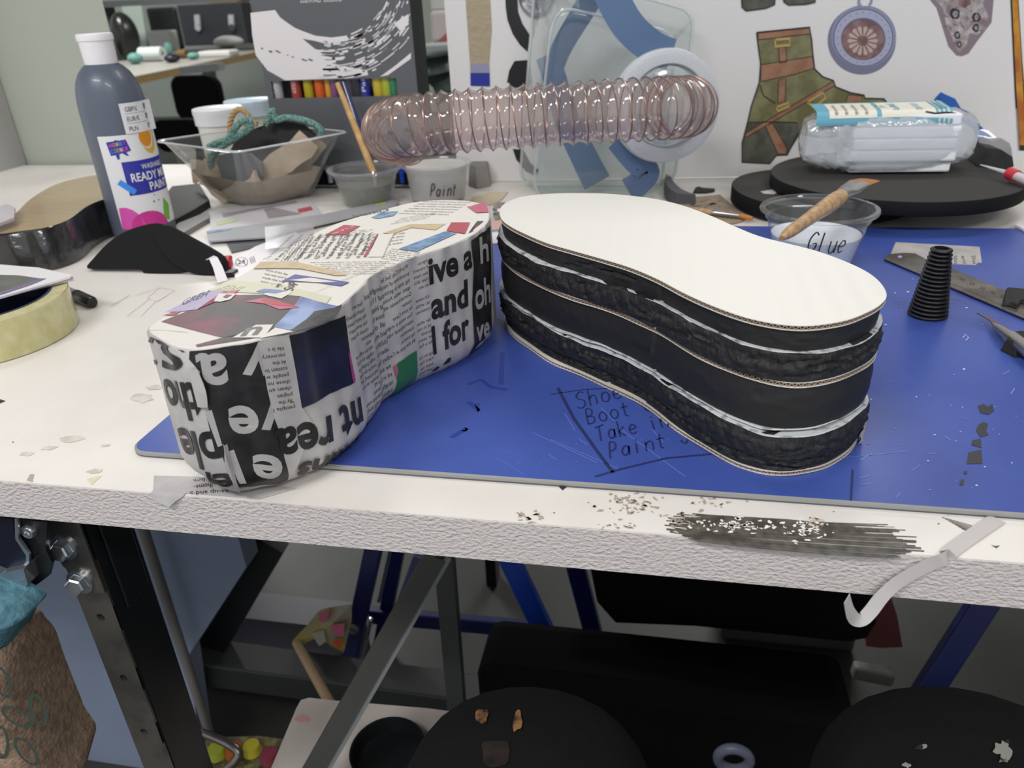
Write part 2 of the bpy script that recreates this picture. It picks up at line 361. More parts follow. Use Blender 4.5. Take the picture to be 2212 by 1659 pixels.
# black dry-brush streak, then pale flecks over it
R = random.Random(5)
for i in range(46):
    t = i/45; y0 = 1113+t*58+R.uniform(-2, 2); x0 = 1450+abs(t-.5)*60+R.uniform(-25, 30); x1 = 1900+100*(1-abs(t-.55)*1.6)+R.uniform(-50, 20)
    n = 14; P = [(x0+(x1-x0)*k/n, y0-6+(x0+(x1-x0)*k/n-1450)*(.055+.03*t)+4*math.sin(k/n*3)) for k in range(n+1)]
    stroke(top, ST, P, R.uniform(.0003, .0009) if i not in range(8, 36) else R.uniform(.0008, .0016), m_soot, .00015+.00001*(i % 5))
paint(top, ST, [(1475, 1120), (1560, 1114), (1700, 1122), (1840, 1136), (1880, 1150), (1790, 1160), (1640, 1153), (1520, 1142)], m_soot, .00022)
chips(1580, 1133, 38, 7, 60, m_chip2, .0004, 2, 7, 1); chips(1735, 1142, 22, 12, 45, m_chip2, .0004, 2, 7, 2); chips(1760, 1128, 10, 5, 8, mat('pinkish paint fleck', '#cdb9ad', .5), .0005, 3, 9, 8)
chips(1365, 1088, 26, 15, 55, m_chip, .0002, 2, 7, 3); chips(1470, 1122, 22, 12, 36, m_chip, .0002, 2, 7, 4); chips(1150, 1117, 18, 5, 14, m_chip, .0002, 3, 9, 5)
chips(1545, 1085, 30, 8, 26, m_chip, .0002, 2, 5, 6); chips(1340, 1138, 25, 4, 18, m_chip, .0002, 2, 6, 7); chips(1290, 1093, 6, 5, 3, m_chip, .0002, 4, 7, 9)
for x, y, a, b in ((160, 948, 30, 7), (105, 968, 18, 4), (58, 981, 17, 4), (228, 963, 9, 3), (205, 1018, 16, 5), (308, 860, 22, 10), (333, 838, 18, 5)): paint(top, ST, blob((x, y), a, b, 12, .3, -.1, int(x)), m_sm, .0002)
paint(top, ST, [(188, 1035), (220, 1028), (198, 1048)], m_grn, .0002); paint(top, ST, [(58, 1038), (65, 1025), (74, 1025), (70, 1042)], m_chip, .0002)
for P in ([(0, 863), (12, 867), (0, 872)], [(1207, 1052), (1217, 1046), (1224, 1053), (1215, 1060)], [(2140, 1178), (2150, 1181), (2160, 1179), (2152, 1185)]): paint(top, ST, P, m_pen, .0004)
for i in range(26): paint(top, ST, blob((rr.uniform(0, 2150), rr.uniform(700, 1005)), 1.6, 1), m_pen, .0002) if i < 8 else chips(rr.uniform(1050, 2180), rr.uniform(1085, 1130)+20, 8, 4, 1, m_soot, .0003, 1, 3, i)
for i in range(7):
    y = 1118+i*4; stroke(top, ST, [(2035+i*7, y), (2100-i*3+i*6, y+18)], .0005, m_soot, .0002)
# pencil sketch of a T-shaped tool and a word beside it
m_pencil = mat('pencil line', '#b4aea6', .6)
for P in ([(295, 638), (345, 622), (378, 628), (340, 652), (318, 645), (345, 622)], [(325, 645), (275, 683), (305, 684), (338, 650)], [(340, 652), (360, 640)]): stroke(top, ST, P, .0006, m_pencil, .0002)
for i in range(8): stroke(top, ST, [(240+i*5, 664-i*3), (243+i*5, 658-i*3), (246+i*5, 662-i*3)], .0005, m_pencil, .0002)
top.build('tabletop', bench)
eb = Mesh().box((-1.55, YF-.0012, -TH-.0002), (1.1, YF-.0001, -.0003), m_edge)
eb.build('edge_banding', bench)
# leg: black square tube with a holed zinc strip on its front, two bolts, a folded bracket
yl = .355
def LG(px, py): return AY(px, py, yl)
a0 = LG(112, 1135); a1 = LG(176, 1130); wl = (a1.x-a0.x)
leg = Mesh(); xl = (a1.x+.001); leg.box((a0.x+.002, yl+.0015, FZ), (xl, yl+.042, -TH), m_blk)
leg.box((xl, yl+.01, -.14), (xl+.003, yl+.036, -TH), m_blk)
lg = leg.build('leg', bench, bevel=.0015)
st = Mesh()
# strip with real holes: rings of quads around each hole
holes = [LG(225, 1332), LG(275, 1463), LG(318, 1579)]
zz = [p.z for p in holes]; dz = zz[0]-zz[1]
zz = zz+[zz[-1]-dz*k for k in range(1, 4)]
prev = -.06-TH; x0, x1 = a0.x-.001, xl+.0005; hc = (x0+x1)/2; hr = .0034
for z in zz:
    zt, zb = z+.012, z-.012
    st.box((x0, yl-.001, zt), (x1, yl+.001, prev), m_steel); prev = zb
    outer = [(x0, zb), (hc, zb), (x1, zb), (x1, z), (x1, zt), (hc, zt), (x0, zt), (x0, z)]
    inner = [(hc+hr*math.cos(a), z+hr*math.sin(a)) for a in [math.radians(-135+45*k) for k in range(8)]]
    n = 8; vs = [(x, yl-.001, zz_) for x, zz_ in outer+inner]+[(x, yl+.003, zz_) for x, zz_ in inner]
    st.add(vs, [(i, (i+1) % n, n+(i+1) % n, n+i) for i in range(n)]+[(n+i, n+(i+1) % n, 2*n+(i+1) % n, 2*n+i) for i in range(n)], m_steel)
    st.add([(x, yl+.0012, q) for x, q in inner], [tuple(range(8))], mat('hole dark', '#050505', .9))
st.box((x0, yl-.001, -.72), (x1, yl+.001, prev), m_steel)
so = st.build('mounting_strip', lg)
pl = Mesh(); ptop = -TH; pz = LG(235, 1275).z
pl.prism([(x0-.006, yl-.0022, ptop), (x1, yl-.0022, ptop), (x1+.0008, yl-.0022, pz), (x1-.008, yl-.0022, pz-.001), (x0+.001, yl-.0022, pz+.022)], (0, -.0015, 0), m_steel)
pl.build('mounting_plate', bench, bevel=.0005)
for px, py in ((148, 1175), (182, 1248)):
    c = LG(px, py); b = Mesh(); c = V(c.x, yl-.0037, c.z)
    b.lathe(c, [(.0, 0), (.0098, 0), (.0098, .0016), (.0, .0016)], m_bolt, 28, ax=(0, -1, 0))
    b.lathe(c, [(.0078, .0016), (.0078, .0022), (.0070, .0026), (.0070, .0075), (.0060, .0085), (.0, .0086)], m_bolt, 6, ax=(.1, -1, .1)); b.build('bolt', bench, sharp=20)
hb = Mesh(); yb = .335
A = [AY(x, y, yb) for x, y in ((28, 1120), (102, 1128), (98, 1185), (112, 1216), (104, 1245), (70, 1270), (55, 1271), (50, 1228), (40, 1205))]
hb.prism(A, (0, .003, 0), m_blk)
A = [AY(x, y, yb-.004) for x, y in ((-30, 1118), (28, 1121), (30, 1150), (58, 1200), (55, 1228), (40, 1236), (20, 1230), (-30, 1210))]
hb.prism(A, (0, .002, 0), mat('navy steel', '#0d1224', .25))
A = [AY(x, y, yb-.006) for x, y in ((31, 1120), (38, 1121), (40, 1165), (63, 1198), (63, 1215), (52, 1232), (30, 1240), (30, 1234), (48, 1226), (56, 1212), (56, 1200), (33, 1165))]
hb.prism(A, (0, .002, 0), m_bolt)
A = [AY(x, y, yb-.01) for x, y in ((2, 1240), (50, 1228), (60, 1262), (52, 1274), (20, 1268), (2, 1255))]
hb.prism(A, (0, .012, 0), m_bolt)
hbo = hb.build('hinge_bracket', bench, bevel=.0008)
c = AY(66, 1145, yb); s_ = Mesh(); s_.lathe((c.x, yb, c.z), [(0, 0), (.0052, 0), (.0052, .002), (.0042, .0035), (.002, .0036), (.0018, .002), (0, .002)], m_bolt, 20, ax=(0, -1, 0)); s_.build('screw', hbo)
rl = Mesh()   # rails under the top and the diagonal stay, rear leg
A_, B_ = AY(310, 1143, .62), AY(400, 1420, .62)
rl.tube([V(A_.x, .62, -TH), V(A_.x, .62, FZ)], .006, mat('grey steel tube', '#6b6865', .4), 12); rl.build('rear_leg', bench)
q0, q1 = AY(1150, 1215, .52), AY(700, 1659, .46)
P0 = AY(942, 1205, .50); P1 = AY(660, 1700, .40); P0.z = min(P0.z, -TH)
ds = Mesh().bar(P0, P1, .022, .003, mat('dark grey steel', '#3a3a37', .35), up=(.25, -1, .2)); ds.bar(P0+V(.011, .004, 0), P1+V(.011, .004, 0), .003, .012, mat('steel edge', '#6c6f70', .3), up=(.25, -1, .2)); ds.build('diagonal_stay', bench)
P0 = AY(375, 1420, .70); P1 = AY(1180, 1530, .76)
Mesh().bar(P0, P1, .05, .045, mat('charcoal steel', '#2c2d2e', .4)).build('rail', bench, bevel=.003)
P0 = AY(960, 1200, .60); P1 = AY(985, 1500, .60)
gl = Mesh().bar(P0, P1+(P1-P0)*.2, .020, .012, mat('galvanised leg', '#4a4c4c', .4, metal=.3), up=(0, -1, 0)); gl.build('support_leg', bench)
for i, px in enumerate(()): pass
# ================================================================ BLUE BOARD
m_blue = mat('blue laminate', '#3a4e99', .36, bump=.06, bscale=60, col2='#4158a6', cscale=7)
m_be = mat('grey board edge', '#8e8f8c', .4); m_be2 = mat('grey board edge dark', '#55555c', .5)
MT = .0034; xL = -.3245; yN = .3575; yFar = .888; xR = .86
def rrect(x0, y0, x1, y1, r, n=6):
    out = []
    for cx, cy, a0 in ((x1-r, y0+r, -90), (x1-r, y1-r, 0), (x0+r, y1-r, 90), (x0+r, y0+r, 180)):
        for k in range(n+1):
            a = math.radians(a0+90*k/n); out.append((cx+r*math.cos(a), cy+r*math.sin(a)))
    return out
bd = Mesh(); O = rrect(xL, yN, xR, yFar, .013); I = rrect(xL+.0012, yN+.0014, xR-.0012, yFar-.0012, .012)
bd.loops([[V(x, y, .0001) for x, y in O], [V(x, y, .0011) for x, y in O]], m_be2, True, True, smooth=False)
bd.loops([[V(x, y, .0011) for x, y in O], [V(x, y, MT-.0006) for x, y in O], [V(x, y, MT) for x, y in I]], m_be, smooth=False)
bd.add([V(x, y, MT) for x, y in I], [tuple(range(len(I)))], m_blue)
SB = Plane((0, 0, MT), (1, 0, 0), (0, 1, 0))
m_scr = mat('pale scuff', '#6f85cf', .5); m_wht = mat('white fleck', '#c6cbe0', .5); m_tape = mat('black paint dab', '#2a2b30', .45); m_drk = mat('wet smear', '#2b3f8e', .3); m_graph = mat('graphite', '#1f2a5c', .5)
hand(bd, SB, 'Shoe', (1246, 885), (1350, 858), (1240, 850), .0010, m_graph); hand(bd, SB, 'Boot Co', (1268, 918), (1440, 880), (1262, 886), .0010, m_graph)
hand(bd, SB, 'Take in', (1290, 955), (1450, 920), (1284, 922), .0010, m_graph); hand(bd, SB, 'Paint Jo', (1315, 992), (1520, 950), (1312, 958), .0010, m_graph)
for P, w in (([(1205, 838), (1240, 905), (1290, 975), (1325, 1022)], .0022), ([(1190, 852), (1260, 842), (1330, 838)], .0010), ([(1285, 1030), (1340, 1014), (1440, 990), (1550, 980)], .0016), ([(1842, 1015), (1838, 1082)], .0011)): stroke(bd, SB, P, w, m_graph, .0002)
for P in ([(2112, 878), (2124, 873), (2135, 880), (2143, 872), (2147, 888), (2135, 896), (2118, 893)], [(2114, 918), (2124, 912), (2134, 916), (2130, 932), (2135, 940), (2118, 945), (2108, 930)], [(2100, 952), (2118, 948), (2120, 968), (2098, 962)], [(2092, 978), (2120, 972), (2122, 1002), (2088, 1003)], [(2082, 1018), (2090, 1018), (2088, 1025), (2081, 1024)], [(2074, 1038), (2083, 1036), (2081, 1049), (2072, 1048)]): paint(bd, SB, P, m_tape, .0003)
R = random.Random(11)
for i in range(60):
    x, y = R.uniform(1850, 2200), R.uniform(560, 1080)
    if R.random() < .6: paint(bd, SB, blob((x, y), R.uniform(1, 3), R.uniform(.8, 1.6), 7), m_wht if i % 3 == 0 else m_scr, .00025)
    else: stroke(bd, SB, [(x, y), (x+R.uniform(-25, 25), y+R.uniform(-6, 14))], R.uniform(.0003, .0008), m_scr, .0002)
for i in range(46):
    x = R.uniform(900, 1750); y = R.uniform(880, 1010) if x > 1000 else R.uniform(900, 980)
    if y < 700: continue
    stroke(bd, SB, [(x, y), (x+R.uniform(10, 60), y+R.uniform(6, 40))] if i % 5 == 0 else [(x, y), (x+R.uniform(1, 4), y+R.uniform(-1, 2))], R.uniform(.0002, .0005), m_scr, .0002)
for P in ([(1150, 935), (1290, 1000)], [(1330, 920), (1480, 1030)], [(1190, 950), (1340, 1015)], [(2050, 640), (2130, 672)], [(1720, 1000), (1960, 975)]): stroke(bd, SB, P, .0004, m_scr, .0002)
for P in ([(1010, 830), (1040, 820), (1060, 836), (1095, 842)], [(1012, 868), (1035, 888), (1030, 872)], [(975, 945), (1008, 925), (1000, 932)], [(1085, 760), (1082, 830)]): stroke(bd, SB, P, .0035, m_drk, .00015)
for P in ([(2080, 730), (2086, 722), (2092, 730), (2086, 736)],): stroke(bd, SB, P, .0006, m_wht, .0003)
tag(bd.build('blue_board', sharp=30), 'large bright blue laminate board with grey rounded edge lying under the two soles', 'board')
# ================================================================ NEWSPAPER SOLE
m_news = mat('pasted newsprint', '#a9a5a5', .42, bump=.55, bscale=45, dist=.0016, detail=5, spec=.45, col2='#bab6b3', cscale=35)  # glued paper grey, set darker than the top to imitate light from above
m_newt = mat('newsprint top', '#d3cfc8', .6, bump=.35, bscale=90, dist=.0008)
m_ink = mat('newspaper black ink', '#1d1c1e', .38, bump=.5, bscale=50, dist=.0012, col2='#2b2a2b', cscale=60)
m_inkt = mat('small print ink', '#4a4746', .6); m_paleon = mat('pale lettering', '#aaa6a5', .38, bump=.5, bscale=50, dist=.0012)
m_photo = mat('dark printed photo', '#1c1d22', .3, bump=.4, bscale=50, dist=.0012, col2='#2b2c4e', cscale=22, cth=(.52, .72))
m_darkt = mat('charcoal printed photo', '#4e4b4a', .5, col2='#7a4656', cscale=34, cth=(.52, .66)); m_pk = mat('pink print', '#b95f78', .5); m_red = mat('red print', '#a94e57', .5); m_blu = mat('blue print', '#5c7a9d', .5, col2='#7d97b3', cscale=120)
m_lblu = mat('light blue print', '#8b9cc2', .45, col2='#5f6f9c', cscale=40); m_lav = mat('lavender print', '#a59bb8', .5); m_kraft = mat('kraft tape', '#b7a382', .55, col2='#c2af90', cscale=90); m_sage = mat('sage print', '#c4c3ab', .5); m_green = mat('green print', '#2f6a45', .4, bump=.3, bscale=60)
m_purp = mat('purple print', '#5b5a8e', .5); m_mag = mat('magenta print', '#a54375', .4)
TP1 = Plane((0, 0, .0925), (1, 0, 0), (0, 1, .01))
px1 = [(317, 712), (345, 735), (382, 752), (430, 757), (490, 748), (553, 737), (625, 716), (680, 695), (730, 666), (777, 624), (806, 594), (870, 565), (916, 548), (965, 533), (1013, 512), (1040, 494), (1057, 474), (1056, 450), (1035, 438), (975, 431), (891, 437), (806, 459), (722, 484), (659, 514), (612, 539), (562, 569), (502, 603), (439, 630), (384, 662), (346, 687)]
def outline(S, P, n=6):
    Q = [S.pos(*S.inv(*p), 0) for p in P]; Q = catmull(Q, n, True)
    A = sum(Q[i-1].x*Q[i].y-Q[i].x*Q[i-1].y for i in range(len(Q)))
    return Q if A > 0 else Q[::-1]
O1 = outline(TP1, px1)
def inset1(v):
    v = v-MT
    return .009*max(0, 1-v/.014)**1.8 if v < .014 else 0
W1 = Wall(O1, .0925, .01, inset1); W1.vc = tuple(MT+q for q in (.0015, .004, .008, .014))
s1 = thing('newspaper_covered_sole', 'thick shoe-shaped block pasted over with newspaper scraps, big upside-down headline letters on its side', 'shoe sole', (-.2, .45, 0))
b1 = Mesh(); nU = 420; rows = [MT+.0002, MT+.0015, MT+.004, MT+.008, MT+.014]+[MT+.014+(.0925-.018-MT)*k/8 for k in range(1, 9)]
Ls = []
for v in rows: Ls.append([W1.pos(W1.T*k/nU, v, 0) for k in range(nU)])
def toploop(ins, dz):
    out = []
    for k in range(nU):
        P, N = W1.base(W1.T*k/nU); out.append(V(P.x-N.x*ins, P.y-N.y*ins, .0925+.01*P.y-dz))
    return out
Ls[-1] = [V(p.x, p.y, .0925+.01*p.y-.0012) for p in Ls[-1]]
Ls += [toploop(.0003, .0004), toploop(.0011, 0)]
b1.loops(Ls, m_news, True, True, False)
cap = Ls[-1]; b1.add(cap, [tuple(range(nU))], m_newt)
za = lambda x, y: (300+x/2.37, 400+y/2.37)
zb = lambda x, y: (300+x/3.95, 660+y/3.95)
zc = lambda x, y: (600+x/3.318, 560+y/3.318)
zd = lambda x, y: (560+x/4.096, 400+y/4.096)
def PP(z, *pts): return [z(*p) for p in pts]
def BT(S, z, t, p0, p1, p2, mt, off=.0006, w=.027, cut=True): text(b1, S, t, z(*p0), z(*p1), z(*p2), mt, off, w, cut=cut)
o1, o2, o3 = .00035, .0006, .00085
# heel, left: black letters on pale
BT(W1, zb, 'S', (400, 300), (185, 300), (375, 560), m_ink); BT(W1, zb, 'v', (205, 235), (75, 215), (225, 380), m_ink)
BT(W1, zb, '.', (160, 470), (120, 468), (160, 640), m_ink)
BT(W1, zb, 'tho', (520, 655), (205, 625), (590, 985), m_ink); BT(W1, zb, 'ple', (690, 1065), (335, 1040), (765, 1395), m_ink); BT(W1, zb, 'er', (800, 1420), (520, 1400), (850, 1600), m_ink)
paint(b1, W1, PP(zb, (440, 375), (700, 335), (1030, 300), (1060, 480), (1130, 800), (1150, 950), (1200, 1080), (1230, 1250), (1300, 1530), (1200, 1570), (850, 1575), (800, 1480), (730, 1330), (690, 1200), (600, 880), (530, 700), (525, 560), (440, 450)), m_ink, o2)
BT(W1, zb, 'a', (740, 415), (485, 415), (790, 790), m_paleon, o3); BT(W1, zb, 'v', (1150, 330), (905, 320), (1120, 725), m_paleon, o3)
BT(W1, zb, 'e', (1015, 870), (755, 865), (1035, 1200), m_paleon, o3); BT(W1, zb, 'v', (1270, 810), (1030, 800), (1290, 1180), m_paleon, o3)
paint(b1, W1, PP(zb, (740, 1250), (810, 1225), (920, 1520), (860, 1525)), m_paleon, o3); paint(b1, W1, PP(zb, (575, 900), (625, 885), (715, 1190), (680, 1200)), m_paleon, o3)
BT(W1, zb, 'e', (1215, 1275), (962, 1270), (1235, 1570), m_paleon, o3)
# pale strip with an upside-down column
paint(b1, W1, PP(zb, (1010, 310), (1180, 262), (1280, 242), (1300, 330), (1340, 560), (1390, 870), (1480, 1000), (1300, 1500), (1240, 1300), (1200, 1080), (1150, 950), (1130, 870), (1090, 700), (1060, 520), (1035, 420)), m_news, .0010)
column(b1, W1, ['people l', '"By the', 'program', 'clean an', 'these ne', 'people w', 'sustain lo', 'At the', 'recovery', 'He is c'], zb(1325, 845), zb(1140, 875), zb(1225, 345), m_ink, .0012, .62)
# dark photo on the side, big headline below
paint(b1, W1, PP(zc, (78, 545), (300, 470), (470, 400), (500, 640), (540, 880), (360, 960), (170, 1065), (130, 820)), m_photo, .0011); paint(b1, W1, PP(zc, (488, 665), (505, 680), (545, 870), (522, 880)), m_mag, .0013)
BT(W1, zc, 'rea', (372, 1120), (-25, 1225), (400, 1385), m_ink, .0013); BT(W1, zc, 'nt', (578, 990), (425, 1070), (612, 1235), m_ink, .0013)
BT(W1, zc, 'omins', (640, 1235), (140, 1468), (652, 1390), m_ink, .0013)
# small print columns, upside down
column(b1, W1, ['"Here we h', 'ferent approach', 'He says mains', 'here seven years', 'schools for two', 'teacher.', 'works', 'not on offer at', 'colleges for GCS', 'older pupils go', 'come in for Engl', 'ing around, and', 'teacher in one', 'In PE', 'classes,', 'stop-and-make', 'recording studio', 'which broadcast', "There's a pupil", 'their teacher.'], zc(612, 322), zc(478, 395), zc(770, 1120), m_inkt, o1, .6)
column(b1, W1, ['lenghing and', 'of 11 to', 'at Head-', 'know the', 'all of the', 'and ethos', 'children', 'when her', 'they have', 'me and I', 'ed in Sep', 'naughty.', 'a doing', 'dren with', 'Wales'], zc(740, 225), zc(622, 295), zc(850, 1060), m_inkt, o1, .6)
column(b1, W1, ['World Cup, but let', 'pointment of miss', 'big step to getting', 'again, while Assist', 'Domachowski will', 'member.', 'he joins Carey', 'You sense it might', 'international caps', 'transition', 'harvest in', 'IN the past at Carl'], zc(935, 60), zc(738, 175), zc(985, 590), m_inkt, o1, .6)
column(b1, W1, ['impres-', 'n recent', 'ules have', 'rom this', 'ums who', '', "e'd never", 'se, while', 'continues', '', 'fair when', 'ed in one', 'so much', 'er years.', 'ke a full-', '', 'ng to his', 'rant has', 'seen tal-', 'just how'], zc(1068, 15), zc(972, 60), zc(1112, 790), m_inkt, o1, .6)
paint(b1, W1, PP(zc, (835, 770), (860, 735), (990, 652), (1003, 880), (930, 960), (862, 1035), (850, 850)), m_green, .0009); paint(b1, W1, PP(zc, (822, 770), (845, 750), (855, 800), (845, 850)), m_pk, .0011)
# pale panel and headline, upright
BT(W1, za, 'ive a', (1484, 505), (1705, 412), (1476, 368), m_ink, o2, .030); BT(W1, za, 'and', (1495, 685), (1682, 612), (1488, 545), m_ink, o2, .030)
BT(W1, za, 'l for', (1503, 862), (1690, 772), (1492, 722), m_ink, o2, .030); paint(b1, W1, PP(za, (1580, 885), (1598, 880), (1600, 905), (1560, 925)), m_ink, o2); paint(b1, W1, PP(za, (1505, 955), (1530, 930), (1550, 935), (1530, 955)), m_ink, o2)
paint(b1, W1, PP(za, (1795, 205), (1740, 250), (1700, 285), (1715, 420), (1700, 600), (1712, 800), (1702, 870), (1740, 845), (1796, 770), (1800, 500)), m_ink, .0009)
for t, a, b, c in (('h', (1742, 400), (1782, 380), (1735, 265)), ('oh', (1718, 640), (1790, 590), (1712, 500)), ('ve', (1722, 800), (1788, 765), (1718, 690))): BT(W1, za, t, a, b, c, m_paleon, .0012)
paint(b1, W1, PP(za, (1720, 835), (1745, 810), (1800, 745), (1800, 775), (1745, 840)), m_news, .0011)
# top face collage
T_ = TP1
paint(b1, T_, PP(za, (300, 830), (560, 790), (770, 752), (790, 720), (700, 720), (420, 785), (290, 820)), m_darkt, .0003)
paint(b1, T_, PP(za, (115, 700), (330, 615), (400, 585), (480, 565), (820, 560), (830, 600), (700, 720), (560, 780), (420, 780), (280, 745)), m_darkt, .0003)
paint(b1, T_, PP(za, (135, 655), (330, 550), (440, 545), (300, 640), (215, 650)), m_lav, .0005); BT(T_, za, 'GREH', (215, 622), (345, 572), (238, 588), mat('dull ink', '#5a5670', .5), .0007, .01, False)
paint(b1, T_, PP(za, (118, 670), (215, 648), (185, 670)), m_red, .0005); paint(b1, T_, PP(za, (300, 640), (420, 555), (520, 540), (470, 570), (370, 590)), m_pk, .0006)
paint(b1, T_, PP(za, (385, 600), (410, 560), (500, 560), (470, 590), (420, 602)), m_newt, .0007); paint(b1, T_, PP(za, (430, 580), (450, 565), (480, 568), (450, 585)), m_darkt, .0008)
paint(b1, T_, PP(za, (480, 785), (600, 720), (690, 718), (640, 785)), m_newt, .0006); BT(T_, za, 'n', (520, 778), (610, 770), (575, 715), m_ink, .0008)
paint(b1, T_, PP(za, (545, 600), (640, 580), (690, 590), (820, 632), (720, 640), (640, 610)), m_pk, .0006); paint(b1, T_, PP(za, (630, 585), (690, 588), (825, 632), (640, 612)), m_red, .0007)
paint(b1, T_, PP(za, (640, 565), (660, 545), (790, 550), (730, 585)), m_newt, .0006); paint(b1, T_, PP(za, (600, 550), (640, 535), (760, 545), (700, 560)), m_lblu, .0007)
paint(b1, T_, PP(za, (690, 730), (760, 660), (830, 575), (985, 615), (1040, 625), (1000, 645), (900, 680), (775, 745)), m_lblu, .0004)
paint(b1, T_, PP(za, (765, 757), (860, 690), (900, 650), (1000, 632), (1040, 614), (1036, 634), (1020, 660), (905, 722), (800, 752)), m_ink, .0006)
paint(b1, T_, PP(za, (620, 790), (700, 735), (765, 748), (790, 755)), m_newt, .0007)
paint(b1, T_, PP(za, (345, 545), (480, 490), (700, 505), (985, 575), (960, 610), (820, 570), (480, 548)), m_sage, .0004)
BT(T_, za, 'Sup', (790, 545), (800, 500), (740, 540), m_inkt, .0006, .01, False); BT(T_, za, 'we', (715, 530), (730, 510), (690, 525), m_inkt, .0006, .01, False)
for i in range(4): column(b1, T_, ['sala pen', 'more of a', 'to the of', 'new and', 'gold win', 'each was'], za(390+i*22, 545-i*10), za(470+i*28, 515-i*2), za(470+i*30, 555), m_inkt, .0005, .5) if i == 0 else None
paint(b1, T_, PP(za, (730, 495), (800, 460), (1080, 500), (1035, 520), (900, 500)), m_purp, .0005); paint(b1, T_, PP(za, (770, 490), (880, 478), (1020, 500), (900, 502)), m_newt, .0006)
paint(b1, T_, PP(za, (585, 432), (625, 395), (800, 395), (1000, 440), (1070, 465), (1010, 467), (830, 432), (700, 430)), m_kraft, .0006)
column(b1, T_, ['The results were another', 'it was in and his team', 'first minutes of play as', 'having to be a season', 'They are to it when such', 'for us and it is on', 'in more the best two', 'as the road the one that', 'from the last team', 'of the game'], za(660, 385), za(800, 255), za(1130, 375), m_inkt, .0004, .5)
column(b1, T_, ['and the next', 'to be the last', 'over the game', 'when the side', 'for the people', 'all of the year', 'in the school', 'and how they', 'make it work', 'has been so'], za(830, 375), za(900, 262), za(1190, 355), m_inkt, .0004, .5)
column(b1, T_, ['who had been in the home after', 'a winter of rest and the work for', 'what the other side did to', 'play with the team that has', 'shown so much this year to', 'make the most of every one of', 'the young people here who'], za(880, 400), za(1290, 395), za(1050, 458), m_inkt, .0004, .5)
column(b1, T_, ['the big step', 'and some of', 'the group in', 'early on and', 'in the match', 'we had seen'], za(1290, 330), za(1440, 348), za(1240, 378), m_inkt, .0004, .5)
column(b1, T_, ['the world cup but at school', 'a feeling for the team here', 'you can see when the day is', 'over and they go home for', 'the long night at last to rest'], za(1010, 500), za(1290, 390), za(870, 565), m_inkt, .0004, .55)
paint(b1, T_, PP(zd, (580, 445), (750, 355), (895, 365), (760, 445)), m_red, .0004); BT(T_, zd, 'LIVE', (845, 372), (665, 440), (810, 372), m_newt, .0006, 0, False)
BT(T_, zd, 'Custard', (1155, 225), (840, 288), (1130, 208), m_inkt, .0005, .01, False)
paint(b1, T_, PP(zd, (990, 290), (1090, 240), (1230, 235), (1190, 275), (1050, 300)), m_blu, .0004); BT(T_, zd, 'NEWS', (1200, 245), (1070, 285), (1180, 262), m_newt, .0006, 0, False)
paint(b1, T_, PP(zd, (920, 640), (945, 640), (1055, 435), (1043, 435)), m_red, .0006); paint(b1, T_, PP(zd, (960, 640), (1060, 440), (1190, 435), (1095, 640)), m_newt, .0005); stroke(b1, T_, PP(zd, (1190, 435), (1140, 520), (1095, 638)), .0006, m_sm, .0006)
paint(b1, T_, PP(zd, (1090, 430), (1330, 350), (1650, 345), (1560, 400), (1350, 380), (1180, 435)), m_kraft, .0004)
paint(b1, T_, PP(zd, (1230, 570), (1640, 415), (1750, 430), (1400, 590)), m_blu, .0005); paint(b1, T_, PP(zd, (1655, 410), (1700, 335), (1865, 335), (1820, 435)), m_red, .0006)
paint(b1, T_, PP(zd, (1840, 195), (1990, 160), (2010, 175), (2030, 245), (1920, 250)), m_pk, .0006); paint(b1, T_, PP(zd, (1890, 410), (1930, 322), (1985, 322), (1850, 430)), m_darkt, .0005)
BT(T_, zd, 'not', (1860, 205), (1940, 175), (1850, 180), m_newt, .0008, 0, False)
column(b1, T_, ['it is a day for us all to go and see', 'what can be made at home with some', 'paper and glue and a few old boxes', 'when the weather is wet and there is', 'nothing else to do but sit and read', 'the paper from the week before now', 'and then the next one after that too'], zd(1480, 130), zd(1900, 140), zd(1230, 255), m_inkt, .0004, .45)
for P in (((470, 180), (415, 158), (390, 150)), ((560, 330), (490, 305), (420, 290))): pass
for P in ([(30, 745), (120, 742), (250, 755), (262, 850)], ): stroke(b1, T_, PP(za, *P[:3]), .0004, m_sm, .0003)
column(b1, T_, ['as he was there', 'and they play', 'the best of it', 'in every way', 'so well that', 'all the rest'], zd(190, 690), zd(330, 480), zd(330, 690), m_inkt, .0004, .5)
column(b1, T_, ['he would say it', 'to us all in the', 'middle of a day', 'when we were on'], zd(620, 420), zd(1000, 400), zd(500, 470), m_inkt, .0004, .5)
column(b1, T_, ['there is a way to', 'make all of them', 'come back home', 'and stay for tea', 'at the very end'], zd(880, 500), zd(1010, 420), zd(960, 560), m_inkt, .0004, .5)
column(b1, T_, ['in the end we saw', 'what had been done', 'and it was good to', 'be part of a team'], zd(1000, 470), zd(1290, 430), zd(960, 560), m_inkt, .0004, .5)
column(b1, T_, ['last week they had', 'to go and see it all', 'for one more time', 'before the summer'], zd(1250, 300), zd(1560, 250), zd(1160, 350), m_inkt, .0004, .5)
column(b1, T_, ['some of the day', 'was wet and it', 'made the trip', 'seem so long'], zd(60, 760), zd(250, 800), zd(10, 860), m_inkt, .0004, .5)
b1.build('block', s1, sharp=50)
